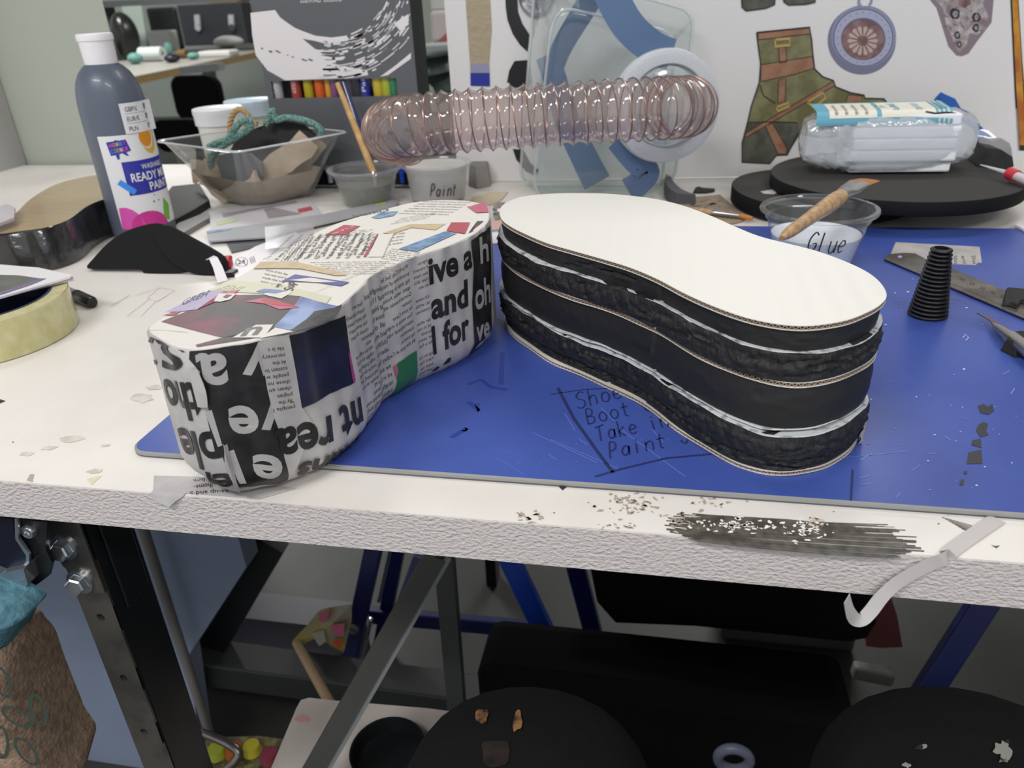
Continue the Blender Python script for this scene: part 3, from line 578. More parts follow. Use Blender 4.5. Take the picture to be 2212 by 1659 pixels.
# loose fold of paper sticking out at the heel
f = Mesh(); G = []
for i in range(9):
    v = MT+.003+.034*i/8; u = W1.inv(*zb(830, 1560)).x
    G.append([W1.pos(u-.0018+.0009*math.sin(i), v+.0, .0008), W1.pos(u, v, .0035+.001*math.sin(i*1.3)), W1.pos(u+.0012, v, .001)])
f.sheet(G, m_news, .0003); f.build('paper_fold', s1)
f = Mesh(); u0 = W1.inv(*zb(435, 440)).x; G = []
for i in range(7):
    v = .086-.022*i/6; G.append([W1.pos(u0-.001, v, .0014), W1.pos(u0+.001, v, .002), W1.pos(u0+.004+.002*math.sin(i*.5), v, .0026*math.sin(.4+i*.4)+.0012)])
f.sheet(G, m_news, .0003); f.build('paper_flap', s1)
# ================================================================ BLACK FOAM SOLE
m_foam = mat('black foam', '#1d1d1e', .62, spec=.4, bump=.8, bscale=160, dist=.0008, detail=5)
m_foam2 = mat('torn black foam', '#1f1f20', .6, spec=.45, bump=1.0, bscale=130, dist=.005, stretch=(1, 1, .55), detail=6)
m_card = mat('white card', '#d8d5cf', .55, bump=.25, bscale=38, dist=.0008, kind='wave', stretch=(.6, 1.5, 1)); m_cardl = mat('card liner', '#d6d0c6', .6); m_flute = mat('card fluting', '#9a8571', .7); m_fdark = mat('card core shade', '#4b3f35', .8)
m_fline = mat('foamboard paper edge', '#c6c9ca', .5, col2='#6a6c6d', cscale=160, cth=(.5,.7))
H2 = .0945
TP2 = Plane((0, 0, H2), (1, 0, 0), (0, 1, 0))
px2 = [(1079, 452), (1083, 472), (1100, 487), (1130, 503), (1180, 525), (1240, 543), (1300, 560), (1360, 578), (1420, 602), (1475, 630), (1530, 655), (1590, 678), (1640, 692), (1700, 702), (1760, 703), (1830, 692), (1880, 672), (1905, 655), (1914, 637), (1900, 612), (1870, 588), (1820, 564), (1760, 542), (1700, 526), (1640, 510), (1590, 490), (1540, 468), (1480, 446), (1430, 433), (1380, 425), (1320, 419), (1260, 417), (1190, 418), (1130, 424), (1095, 436)]
O2 = outline(TP2, px2)
W2 = Wall(O2, H2, 0, lambda v: 0)
n2 = 640; T2 = W2.T
def w2(k, off, z): P, N = W2.base(T2*k/n2); return V(P.x+N.x*off, P.y+N.y*off, z)
def jit(seed):
    R = random.Random(seed); ph = [(R.uniform(0, 6.3), R.randint(1, 5), R.uniform(.3, 1)) for _ in range(4)]
    return lambda k, a: a*sum(w*math.sin(p+f*2*math.pi*k/n2) for p, f, w in ph)/2
useam = W2.inv(1415, 700).x/T2*n2; useam2 = W2.inv(1308, 830).x/T2*n2
s2 = thing('layered_foam_sole', 'tall shoe-shaped stack of black foam and corrugated card with plain white card on top', 'shoe sole', (0, .5, 0))
def foam_layer(z0, z1, inset, seed, rough, seams=(), bulge=.001):
    R = random.Random(seed); J = jit(seed); nz = 11; m = Mesh(); Ls = []; cz = [[R.gauss(0, 1) for _ in range(6)] for _ in range(n2//5+2)]; cr = [(R.uniform(0, n2), R.uniform(.1, .75), R.uniform(3, 26), R.uniform(.0008, .002)) for _ in range(46 if rough else 9)]
    nse = [[R.gauss(0, 1) for _ in range(nz+1)] for _ in range(n2)]
    for i in range(nz+1):
        t = i/nz; L = []
        for k in range(n2):
            a = .5*nse[k][i]+.25*(nse[k-1][i]+nse[(k+1) % n2][i]); a = a*(.00042 if rough else .00006)+(.0005 if rough else .00022)*(cz[k//5][i//2]*(1-k%5/5)+cz[k//5+1][i//2]*(k%5/5))
            off = -inset+J(k, .0010)+bulge*math.sin(math.pi*t)+a*math.sin(math.pi*t)
            for ck, ct, cl, cd_ in cr:
                if 0 <= k-ck < cl and abs(t-ct-.004*(k-ck)) < .06: off -= cd_
            if rough: off -= .0010*max(0, math.sin(k*.55+4*t+seed))**8*math.sin(math.pi*t)
            for s_, w_ in seams:
                d = k-s_
                if abs(d) < .8: off -= .0022
                elif 0 <= d < w_: off -= .0010
            zc_ = z0+(z1-z0)*t+ (.0006*math.sin(k*.11+seed) if 0 < i < nz else 0)
            L.append(w2(k, off, zc_))
        Ls.append(L)
    m.loops(Ls, m_foam2 if rough else m_foam, True, True, True); o = m.build('foam_layer', s2, sharp=70); return J
def card_layer(z0, z1, off, seed, top=False, part=None, wav=.0004):
    J = jit(seed); m = Mesh(); e = .00045
    F = lambda k, o: off+J(k, .0009)+o
    wv = lambda k: wav*math.sin(k*.13+seed)
    for a, b, mt in ((z0, z0+e, m_cardl), (z1-e, z1, m_card if top else m_cardl)):
        A = [w2(k, F(k, 0), a+wv(k)*(not top)) for k in range(n2)]; B = [w2(k, F(k, 0), b+wv(k)*(not top)) for k in range(n2)]
        m.loops([A, B], m_cardl, True, True, False, smooth=False); m.add(B, [tuple(range(n2))], mt)
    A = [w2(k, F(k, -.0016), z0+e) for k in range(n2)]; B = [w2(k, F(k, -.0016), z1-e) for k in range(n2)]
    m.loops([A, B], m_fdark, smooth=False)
    nz = int(T2/.0034); Q = []
    for i in range(nz*2):
        k = i*n2/(nz*2); z = (z0+e if i % 2 else z1-e)
        P, N = W2.base(T2*i/(nz*2)); o_ = F(k, -.0002)
        Q.append((V(P.x+N.x*o_, P.y+N.y*o_, z+wv(k)*(not top)), V(P.x+N.x*(o_-.0014), P.y+N.y*(o_-.0014), z)))
    w = V(0, 0, .00035); vs = []; fs = []
    for a, b in Q: vs += [a-w, a+w, b-w, b+w]
    N_ = len(Q)
    for i in range(N_):
        j = (i+1) % N_; fs += [(i*4, j*4, j*4+1, i*4+1), (i*4+1, j*4+1, j*4+3, i*4+3), (i*4+2, i*4, j*4, j*4+2)]
    m.add(vs, fs, m_flute); return m
def line_layer(z, off, seed, th=.0006):
    J = jit(seed); R = random.Random(seed); m = Mesh()
    fo = [off+J(k, .0010)+R.uniform(-.0001, .0001)+(.0003*math.sin(k*.21+seed)) for k in range(n2)]; zz_ = [z+.0006*math.sin(k*.09+seed)+.0003*math.sin(k*.31) for k in range(n2)]
    m.loops([[w2(k, fo[k], zz_[k]-th/2) for k in range(n2)], [w2(k, fo[k]+.0002, zz_[k]) for k in range(n2)], [w2(k, fo[k], zz_[k]+th/2) for k in range(n2)]], m_fline, True, True, True); return m
h = lambda f: MT+(H2-MT)*f
foam_layer(MT+.0030, h(.14), .0015, 21, True, ((useam2, 30),), .0008)
foam_layer(h(.14), h(.305), -.0012, 22, True, (), .0014)
foam_layer(h(.335), h(.62), .0012, 23, False, ((useam, 0),), .0016)
foam_layer(h(.655), h(.83), -.0012, 24, True, ((useam+1, 0),), .0012)
foam_layer(h(.83), H2-.0032, .0022, 25, False, ((useam, 22),), .0006)
m = card_layer(MT+.0003, MT+.0030, -.0005, 31); m.build('card_layer', s2)
line_layer(h(.14), -.0008, 32, .0006).build('board_paper', s2)
m = line_layer(h(.308), .0017, 33, .0007); m.build('board_paper', s2); line_layer(h(.330), .0004, 34, .0008).build('board_paper', s2)
m = card_layer(h(.62), h(.655), .0006, 35); m.build('card_layer', s2)
line_layer(h(.83), .0009, 36, .0006).build('board_paper', s2)
m = card_layer(H2-.0030, H2, 0, 37, True); co_ = m.build('card_layer', s2); co_['label'] = 'plain white card top'
# heel: crumpled paper showing at the lower right end
m = Mesh(); u = W2.inv(1878, 980).x; G = [[W2.pos(u+du*.001, v, .0012+.0008*math.sin(du+v*900)) for du in range(-6, 8, 2)] for v in (MT+.001, MT+.004, MT+.008, MT+.012, MT+.016)]
m.sheet(G, mat('pale torn paper', '#b9b3ab', .6), .0003); m.build('torn_paper', s2)
# ================================================================ THINGS STANDING ON THE BENCH
def HT(b, t):                                       # height of a point seen at t above the foot seen at b
    P = AT(*b); r = ray(*t); q = V(P.x, P.y); k = q.dot(q)/(r.x*q.x+r.y*q.y); return CAM.z+r.z*k
m_cl = clear('clear plastic', '#f4f8f8', .07, .06, 1.1); m_cl2 = clear('cloudy cup plastic', '#eef1f2', .16, .12, 1.0)
m_cap = mat('white cap plastic', '#e4e0e2', .35); m_bot = mat('dark grey bottle plastic', '#565d6b', .38, coat=.15)
m_lab = mat('white paper label', '#dcdbdc', .5); m_navy = mat('label blue', '#2a2f97', .4); m_orange = mat('label orange', '#d18a1e', .5); m_yel = mat('label yellow', '#d2ab2b', .5); m_pink = mat('label pink', '#cf4fa8', .45); m_pink2 = mat('label deep pink', '#c23188', .45); m_lb = mat('label light blue', '#3f86e0', .45); m_lg = mat('label green', '#6cab3e', .5)
# ---- paint bottle
bc = V(-.627, .832, 0); BR = .0362; BH = .2275
bo = thing('paint_bottle', 'tall dark grey squeeze bottle of washable ready mix paint with white flip cap', 'bottle', bc)
m = Mesh().lathe(bc, [(0, .0004), (.031, .0004), (.035, .003), (BR, .009), (BR, .06), (BR, .148), (.0358, .158), (.0345, .169), (.0315, .180), (.0270, .1885), (.0215, .1945), (.0165, .198), (.0155, .2)], m_bot, 64)
CB = CylS(bc, BR)
uL = CB.inv(225, 350).x; zt = CB.inv(255, 293).y; zb_ = CB.inv(300, 494).y
paint(m, CB, [(uL, zb_), (uL+.095, zb_), (uL+.095, zt), (uL, zt)], m_lab, .0002, px=False)
def lp(pts, mt, off=.0004): paint(m, CB, pts, mt, off)
def U(px, py): return CB.inv(px, py)
ub = U(262, 352).x; z1, z0 = U(280, 349).y, U(300, 421).y
paint(m, CB, [(ub, z0), (ub+.07, z0), (ub+.07, z1), (ub, z1)], m_navy, .0004, px=False)
h1 = z1-z0
text(m, CB, 'WASHABLE', (ub+.020, z1-h1*.27), (ub+.052, z1-h1*.27), (ub+.020, z1-h1*.12), m_lab, .0006, .01, px=False)
text(m, CB, 'READY MIX', (ub+.006, z1-h1*.60), (ub+.058, z1-h1*.60), (ub+.006, z1-h1*.35), m_lab, .0006, .02, px=False)
text(m, CB, 'PAINT', (ub+.024, z1-h1*.92), (ub+.054, z1-h1*.92), (ub+.024, z1-h1*.67), m_lab, .0006, .02, px=False)
zp = zb_+.019
def arcp(cx, rx, ry, n=12): return [(cx-rx*math.cos(math.pi*k/n), zb_+ry*math.sin(math.pi*k/n)) for k in range(n+1)]
P = [p for p in arcp(uL+.008, .020, .026) if p[0] >= uL]; P = [(uL, zb_)]+P; paint(m, CB, P, m_pink, .0004, px=False)
paint(m, CB, arcp(uL+.034, .022, .019), m_pink2, .0005, px=False)
paint(m, CB, [(uL+.052, zb_+.008), (uL+.060, zb_+.002), (uL+.066, zb_+.02), (uL+.058, zb_+.03)], m_lg, .0006, px=False)
for i in range(9): paint(m, CB, blob((uL+.046+R.uniform(-.006, .008), zb_+.034+R.uniform(-.006, .010)), .0007, .0009, 6, .2, 0, i), m_ink, .0005, px=False)
lp([(254, 398), (261, 388), (296, 410), (290, 421)], m_lb, .0008)
ou = U(312, 300); paint(m, CB, blob((ou.x+.006, zt-.010), .0105, .0145, 16, 0), m_yel, .0004, px=False); paint(m, CB, blob((ou.x+.003, zt-.006), .0098, .0125, 16, 0), m_lab, .0005, px=False); paint(m, CB, blob((ou.x+.002, zt-.005), .0092, .0115, 16, 0), m_orange, .0006, px=False)
lp([(229, 308), (246, 305), (248, 303), (253, 303), (255, 304), (271, 301), (283, 325), (273, 329), (279, 337), (273, 336), (264, 331), (258, 333), (259, 344), (254, 345), (250, 335), (240, 337)], m_navy, .0004)
for i, (ch, mt) in enumerate(zip('HOBBY', (m_pink, m_orange, m_yel, m_lb, m_pink2))): text(m, CB, ch, (237+i*7.2, 319-i*1.5), (243+i*7.2, 318-i*1.5), (235+i*7.2, 311-i*1.5), mt, .0006, .02)
for i, (ch, mt) in enumerate(zip('CORNER', (m_lb, m_lg, m_orange, m_lab, m_pink2, m_pink))): text(m, CB, ch, (241+i*6.3, 332-i*1.3), (246+i*6.3, 331-i*1.3), (239+i*6.3, 323-i*1.3), mt, .0006, .02)
m.build('bottle_body', bo)
m = Mesh().lathe(bc, [(.0150, .1975), (.0172, .1975), (.0176, .205), (.0180, .221), (.0190, .2215), (.0192, .2265), (.0183, .2285), (0, .2288)], m_cap, 40); m.build('flip_cap', bo)
m = Mesh(); CP = CylS(bc, BR+.0006); a, b = CP.inv(266, 252), CP.inv(302, 288); u0, u1 = CP.inv(262, 250).x, CP.inv(262, 250).x+.042; zt2, zb2 = CP.inv(290, 220).y, CP.inv(300, 286).y
G = [[CP.pos(u0+(u1-u0)*i/12, zb2+(zt2-zb2)*j, 0.0001+(.002*max(0, i-10))) for j in (0, 1)] for i in range(13)]
m.sheet(G, m_lab); hh = zt2-zb2
for i, (t, n) in enumerate((('GBP/£', '1.75'), ('EUR/€', '1.95'), ('PLN', '8.99'))):
    zz_ = zt2-hh*(.28+.32*i); text(m, CP, t, (u0+.005, zz_), (u0+(.020 if i < 2 else .015), zz_), (u0+.005, zz_+hh*.16), m_ink, .0004, px=False); text(m, CP, n[:1], (u0+.031, zz_), (u0+.0335, zz_), (u0+.031, zz_+hh*.2), m_inkt, .0004, px=False); text(m, CP, n[2:], (u0+.034, zz_+hh*.08), (u0+.038, zz_+hh*.08), (u0+.034, zz_+hh*.18), m_inkt, .0004, px=False)
    if i < 2: stroke(m, CP, [(u0+.004+k*.006, zz_-hh*.07) for k in range(7)], .0003, m_inkt, .0003, px=False)
pls = m.build('price_sticker', bo)
# ---- cups
def cup(name, label, c, R0, R1, H, fills, seg=56, mt=None):
    mt = mt or m_cl2; t = thing(name, label, 'cup', c); m = Mesh()
    def rad(z): return R0+(R1-R0)*z/H
    m.lathe(c, [(0, .0016), (R0-.004, .0012), (R0-.001, .0006), (R0, .003), (rad(H*.80), H*.80), (rad(H*.82)+.0018, H*.82), (rad(H)+.0016, H-.004), (R1+.0055, H-.0032), (R1+.0062, H-.0018), (R1+.0055, H), (R1+.0012, H)], mt, seg)
    return t, m, rad
gc = AT(1752, 575); gc.z = MT; gh = HT((1752, 575), (1768, 447))-MT
gt, gm, rad = cup('glue_cup', 'clear plastic pot marked Glue, half full of white glue, on the blue board', gc, .037, .0475, gh, None, mt=m_cl)
SG = ConeS(gc, .037, .0475, gh)
uw = SG.inv(1790, 525)
hand(gm, SG, 'Glue', (1742, 543), (1822, 545), (1752, 500), .0011, m_pen, .0005)
gm.build('pot', gt)
m = Mesh().lathe(gc, [(0, .0043), (.0345, .0043), (rad(.026)-.002, .026), (rad(.03)-.002, .030), (rad(.022)-.006, .0255), (0, .024)], mat('white glue', '#e4e4ea', .3), 48); m.build('glue', gt)
sm_ = Mesh(); R = random.Random(4)
for i in range(10):
    a = R.uniform(-2.6, 0.2); z = R.uniform(.028, .042); k = R.uniform(.004, .010); sm_.add([SG.pos((a+dx*k*10)*.037, z+dz*k, -.0018) for dx, dz in ((-1, -1), (1, -.6), (.6, 1), (-1.1, .7))], [(0, 1, 2, 3)], clear('glue smear', '#ffffff', .55, .3))
pass
# brush resting across the rim
m_wood = mat('pale beech wood', '#c3a077', .4, coat=.3, col2='#a9855c', cscale=60, stretch=(3, 3, 3)); m_ferr = mat('tin ferrule', '#b4b2ae', .25, metal=.9); m_bri = mat('orange bristles', '#a8703a', .6, bump=.4, bscale=500)
hz = MT+gh
def rest_y(px, py, z): return AT(px, py, z)
pA = AT(1688, 514, hz+.004); pB = AT(1822, 420, hz+.010); pC = AT(1852, 399, hz+.0115); pD = AT(1877, 389, hz+.012)
gb = thing('flat_glue_brush', 'short flat brush with thick pale wooden handle lying across the glue pot', 'brush', pA)
N_ = 14; P = [pA.lerp(pB, i/N_) for i in range(N_+1)]
rr_ = [.0022, .0043, .0052, .0054, .0055, .0057, .006, .0063, .0067, .0071, .0075, .0077, .0076, .0070, .0062]
m = Mesh().tube(P, rr_, m_wood, 18); m.build('handle', gb)
d = (pC-pB).normalized(); sx = d.cross(V(0, 0, 1)).normalized()
def flat(P, ws, ts, mt, m):
    Ls = []
    for p, w, t in zip(P, ws, ts):
        u = V(0, 0, 1); Ls.append([p+sx*math.cos(a)*w+u*math.sin(a)*t for a in [2*math.pi*k/20 for k in range(20)]])
    m.loops(Ls, mt, True, True, True); return m
flat([pB-d*.006, pB+d*.004, pB+d*.012, pC+d*.004], [.007, .0075, .0105, .0115], [.007, .0062, .0035, .0028], m_ferr, Mesh()).build('ferrule', gb)
flat([pC, pC+d*.008, pD], [.0108, .0116, .0105], [.0026, .003, .0012], m_bri, Mesh()).build('bristles', gb)
# ---- brush water cup and paint cup
c1 = AT(797, 438); h1_ = HT((797, 438), (792, 360))
bt_, bm_, rad1 = cup('brush_water_cup', 'cloudy plastic pot with murky green water and two brushes standing in it', c1, .034, .0445, h1_, None)
bm_.build('pot', bt_)
Mesh().lathe(c1, [(0, .0045), (.032, .0045), (rad1(.028)-.002, .028), (0, .028)], clear('murky water', '#77765a', .8, .05, 1, '#5d5c45'), 40).build('water', bt_)
c2 = AT(948, 432); h2_ = HT((948, 432), (947, 350))
pt_, pm_, rad2 = cup('paint_cup', 'translucent plastic pot marked Paint, standing under the coiled hose', c2, .036, .042, h2_, None)
SP = ConeS(c2, .036, .042, h2_); hand(pm_, SP, 'Paint', (929, 424), (985, 421), (931, 398), .0013, mat('faded marker', '#3a3a3a', .6), .0006); pm_.build('pot', pt_)
Mesh().lathe(c2, [(0, .0045), (.034, .0045), (rad2(.03)-.001, .030), (rad2(.048)-.001, .048), (rad2(.05)-.006, .044), (0, .040)], mat('off white paint', '#c9c6c2', .5), 40).build('paint_fill', pt_)
def brush(name, label, Pt, Pj, Pb, rt, rj, mh, mf, mb_):
    t = thing(name, label, 'brush', Pb); n = 12
    Mesh().tube([Pt.lerp(Pj, i/n) for i in range(n+1)], [rt+(rj-rt)*math.sin(min(1, i/n*1.1)*math.pi/2)-(.0006 if i == n else 0) for i in range(n+1)], mh, 14).build('handle', t)
    d = (Pb-Pj); Mesh().tube([Pj-d.normalized()*.003, Pj+d*.1, Pj+d*.12, Pj+d*.14, Pj+d*.6], [rj, rj, rj*1.12, rj, rj*.75], mf, 14).build('ferrule', t)
    Mesh().tube([Pj+d*.6, Pj+d*.8, Pb], [rj*.72, rj*.8, rj*.2], mb_, 10).build('bristles', t)
m_bam = mat('bamboo handle', '#c9a46e', .5, col2='#b48d55', cscale=50)
m_gold = mat('brass ferrule', '#c1912c', .25, metal=.85)
brush('round_brush', 'brush with pale bamboo handle standing in the water pot', AY(729, 180, 1.048), AY(808, 376, 1.0), AY(816, 432, .988), .0035, .0048, m_bam, m_ferr, mat('white bristle', '#cfcabf', .6))
brush('round_brush', 'brush with dark blue handle and brass ferrule in the water pot', AY(742, 178, 1.052), AY(804, 364, 1.012), AY(828, 430, 1.0), .0035, .0050, mat('blue lacquer', '#1b2a63', .25, coat=.5), m_gold, m_gold)
# ---- ribbed black grommet
tcn = AT(2003, 681, MT); tcn.z = MT; th = HT((2003, 681), (2028, 528))-MT
prof = [(0.0135, 0)]; nr = 17
for i in range(nr):
    z0 = th*i/nr; z1 = th*(i+1)/nr; f = (i+.5)/nr; r0 = .0148+(.0075-.0148)*f**1.0
    for k in range(7): a = math.pi*(k+.3)/7.6; prof.append((r0-.0016+.0020*math.sin(a), z0+(z1-z0)*(.08+.84*k/6)))
    prof.append((r0-.0022, z1))
prof += [(.0052, th), (.0050, th-.004), (.0046, th-.03), (.0, th-.032)]
m = Mesh().lathe(tcn, prof, mat('black rubber', '#141416', .42, spec=.5), 48)
tag(m.build('ribbed_grommet', sharp=80), 'small black ribbed rubber cone standing upright on the blue board', 'grommet')
# ---- steel ruler, torn scrap, knife, chips
m_rul = mat('worn steel', '#8b857f', .38, metal=.8, col2='#6b625a', cscale=30)
def slab(pts, z, t, mt, name, label=None, cat=None, bevel=0, z_at=None, **k):
    P = [AT(x, y, z+t) for x, y in pts]; P = [V(p.x, p.y, z) for p in P]
    m = Mesh().prism(P, (0, 0, t), mt); return m
P = [AT(x, y, MT+.0021) for x, y in ((1910, 559), (1921, 549), (1950, 546), (1976, 547), (2003, 561), (2049, 577), (2171, 627), (2290, 678), (2290, 722), (2212, 687), (2055, 620))]
rz = MT+.0012
m = Mesh().prism([V(p.x, p.y, rz) for p in P], (0, 0, .0009), m_rul); SR = Plane((0, 0, rz+.0009), (1, 0, 0), (0, 1, 0))
paint(m, SR, blob((1944, 555), 5, 2.6, 14, 0), mat('board through hole', '#9fa4c4', .5), .0002)
P0, P1 = SR.inv(2056, 614), SR.inv(2212, 682)
for i in range(46):
    a = P0.lerp(P1, i/46); n = V(-(P1-P0).y, (P1-P0).x).normalized(); stroke(m, SR, [tuple(a), tuple(a+n*(.0045 if i % 5 == 0 else .0025))], .00025, m_pen, .0001, px=False)
for i, t in enumerate('23 24 25 26 27 28'.split()): text(m, SR, t, (2072+i*22, 604+i*9.5), (2082+i*22, 608+i*9.5), (2075+i*22, 599+i*9.5), m_pen, .0001)
tag(m.build('steel_ruler'), 'worn steel ruler lying on the blue board behind the black cone', 'ruler')
m = slab([(1935, 523), (2116, 533), (2121, 567), (2112, 567), (2108, 572), (2045, 569), (2040, 565), (1924, 548)], MT+.0001, .0005, m_news, 'x'); SS = Plane((0, 0, MT+.0006), (1, 0, 0), (0, 1, 0))
for i, (x, t) in enumerate(((2058, 'Shu'), (2076, 'erri'), (2098, 'Shu'))): text(m, SS, t, (x, 553), (x+4, 570), (x+9, 552), m_inkt, .0002)
tag(m.build('newspaper_scrap'), 'torn pale newspaper scrap partly under the steel ruler', 'paper scrap')
def knife():
    t = thing('craft_knife', 'craft knife with brown-stained blade tip at the right edge of the blue board', 'knife', AT(2150, 720, MT))
    zk = MT+.004; A = [AT(x, y, zk) for x, y in ((2110, 677), (2146, 692), (2179, 718), (2184, 731), (2150, 706), (2138, 694))]
    Mesh().prism(A, (0, 0, .0008), mat('stained blade', '#7b6555', .4, metal=.5)).build('blade', t)
    a, b = AT(2145, 700, zk+.001), AT(2290, 808, zk+.006); d = (b-a)
    Mesh().tube([a, a+d*.12, a+d*.25, a+d*.3, b], [.0012, .0035, .0042, .0052, .0055], m_ferr, 14).build('handle', t)
knife()
def chunk(name, label, cat, pts, z, t, mt, k=.85):
    P = [AT(x, y, z+t*.0) for x, y in pts]; c = sum(P, V(0, 0, 0))/len(P); Q = [V(c.x+(p.x-c.x)*k, c.y+(p.y-c.y)*k, z+t) for p in P]; P = [V(p.x, p.y, z) for p in P]
    m = Mesh().loops([P, Q], mt, True, True, True, smooth=False); tag(m.build(name, bevel=.0006), label, cat)
chunk('foam_offcut', 'faceted black foam chip under the craft knife', 'foam offcut', [(2160, 757), (2172, 738), (2200, 735), (2240, 745), (2240, 772), (2190, 772)], MT+.0002, .0095, m_foam, .75)
chunk('foam_offcut', 'ragged black foam strip lying over the steel ruler at right edge', 'foam offcut', [(2163, 660), (2172, 628), (2200, 630), (2260, 640), (2260, 664), (2205, 656), (2196, 668), (2180, 662)], rz+.0011, .004, m_foam2, .92)
chunk('paper_corner', 'white card corner poking in at the right behind the ruler', 'card', [(2190, 490), (2196, 482), (2230, 488), (2260, 520), (2230, 512)], MT+.0002, .003, m_cap, .97)
# ---- black foam discs
m_disc = mat('charcoal foam sheet', '#3f3d3b', .8, spec=.2, bump=.2, bscale=300); m_dside = mat('black foam edge', '#161617', .8, spec=.2)
def disc(label, c, R_, z0, z1, wob=0, sd=0):
    m = Mesh(); n = 90; ph = sd
    L = lambda r, z: [V(c[0]+(r+wob*math.sin(3*a+ph))*math.cos(a), c[1]+(r+wob*math.sin(3*a+ph))*math.sin(a), z) for a in [2*math.pi*k/n for k in range(n)]]
    m.loops([L(R_-.001, z0), L(R_, z0+.001), L(R_, z1-.001), L(R_-.0008, z1)], m_dside, True, True, False); m.add(L(R_-.0008, z1), [tuple(range(n))], m_disc)
    tag(m.build('foam_disc', sharp=50), label, 'foam disc', 'round black foam sheets stacked by the board')
zA = .0385; fr = AT(2008, 437, zA); dcx = fr.x-.003; RA = .139
lf = AT(1578, 402, .024); 
disc('big round black foam sheet, topmost, carrying the bag of rolls', (dcx, fr.y+RA), RA, zA-.0155, zA)
disc('lower round black foam sheet, poking out at the left of the stack', (lf.x+.108, lf.y+.004), .108, .0036, zA-.0159, .003, 1)
disc('lower black foam sheet in the shadow under the topmost round one', (fr.x+.02, fr.y+RA+.035), .115, .0036, zA-.0159, .004, 2) if False else None
sl = Mesh(); SD = Plane((0, 0, zA-.0157), (1, 0, 0), (0, 1, 0)); paint(sl, SD, [(1642, 414), (1668, 410), (1688, 412), (1672, 420), (1650, 419)], mat('white foam crumb', '#b9b5b0', .7), .0003); 
sl2 = Mesh(); tag(sl.build('torn_fleck'), 'small torn white fleck on the lower black foam disc', 'paper fleck')
# ---- bag with rolls
kc = AT(1905, 384, zA); kz = zA+.0005
pk = thing('wrapped_cotton_pack', 'clear bag of stacked white pads with cream and teal label, on black foam', 'pack', kc)
kL = AY(1722, 330, kc.y+.035); kR = AY(2110, 325, kc.y+.035)
ymid = kc.y+.040; xa, xb = kL.x, kR.x; topz = AY(1900, 228, ymid).z; hz_ = (topz-kz)
def pack(m, mt, grow, a0, a1, nx=26, ns=28, endr=.18, crump=0):
    Rr = random.Random(8); Ls = []
    for i in range(nx+1):
        t = i/nx; x = a0+(a1-a0)*t; e = min(1, math.sin(math.pi*t)**endr+.02) if endr else 1
        L = []
        for k in range(ns):
            a = 2*math.pi*k/ns; ca, sa = math.cos(a), math.sin(a); p = .6
            cy = math.copysign(abs(ca)**p, ca)*.043*e; cz = math.copysign(abs(sa)**p, sa)*hz_*.5*e*(1-.12*abs(t-.45))
            q = 1+crump*Rr.uniform(-1, 1)*(1 if (t < .3 or t > .85) else .2)
            L.append(V(x, ymid+cy*q*(1+grow)+(x-a0)*.06, max(kz+.0002, kz+hz_*.5+cz*q*(1+grow)-.0*t)))
        Ls.append(L)
    m.loops(Ls, mt, True, True, True); return Ls
m = Mesh(); m_pad = mat('white cotton pads', '#f0f2f5', .7, bump=.3, bscale=40)
for j in range(5):
    z0 = kz+.002+(hz_-.008)*j/5; x0 = xa+.055; x1 = xb-.032
    m.obox(((x0+x1)/2, ymid+.006, z0+(hz_-.008)/10), ((x1-x0)/2+.002*(j%2), .002, 0), (-.002, .036 if j else .030, 0), (0, 0, (hz_-.008)/10-.0001), m_pad)
m.build('pads', pk, bevel=.0025)
m = Mesh(); pack(m, clear('bag film', '#f6f8fa', .42, .12, 1.6, '#eceff2', .8, 60), 0, xa, xb, 34, 36, .2, .07); m.build('bag', pk)
m = Mesh(); KX = V(xb, ymid+.008, kz+hz_*.5)
G = [[KX+V(.002+i*.011, (j-2)*.004*(1+i*.5), (j-2)*.003*(1+i*.75)+.003*math.sin(i+j)) for j in range(5)] for i in range(5)]
m.sheet(G, clear('bag tail', '#f4f4f6', .28, .1, 1.4, '#e0dde2')); m.build('bag_tail', pk)
# label lies over the top of the bag, bending down the front
m = Mesh(); m_cream = mat('cream label', '#dddacb', .5); m_teal = mat('teal print', '#5fa3b8', .5)
class PackTop:
    du = .006; vc = (.003, .006, .009, .012, .015, .018, .022, .03, .05)
    def pos(s, u, v, off):
        # v runs from the front lip up and over
        y = ymid-.036+(u-xa)*.06; top = kz+hz_*(1-.03)
        a = min(v, .022)/.022*1.45; Rr = .014; e = 1 if u < xb-.03 else 1
        return V(u, y-.002+Rr*(1-math.cos(a))-off*math.cos(a)+max(0, v-.022), top-Rr+Rr*math.sin(a)+off*math.sin(a)+max(0, v-.022)*.05)
PT = PackTop(); A = AY(1762, 260, ymid-.03).x; B_ = AY(2058, 265, ymid-.03).x
Rl = lambda u0, u1, v0, v1, mt, off: paint(m, PT, [(u0, v0), (u1, v0), (u1, v1), (u0, v1)], mt, off, px=False)
Rl(A, B_, 0, .066, m_teal, .0008); Rl(A+.014, A+.066, .008, .060, m_cream, .0012); Rl(A+.071, B_-.018, .008, .060, m_cream, .0012)
for k in range(3): Rl(B_-.015+k*.005, B_-.0135+k*.005, 0, .066, m_cream, .0012)
for i in range(4): text(m, PT, 'information for use on skin', (A+.020+i*.011, .05), (A+.020+i*.011, .012), (A+.025+i*.011, .05), m_inkt, .0016, px=False)
for i, w in enumerate(('pure', 'cotton pads', 'soft')): text(m, PT, w, (A+.085+i*.024, .05), (A+.085+i*.024, .018), (A+.095+i*.024, .05), m_teal, .0016, px=False)
stroke(m, PT, [(A+.118, .014), (A+.128, .011), (A+.140, .012), (A+.150, .010)], .0025, m_ink, .0016, px=False)
m.build('label', pk)
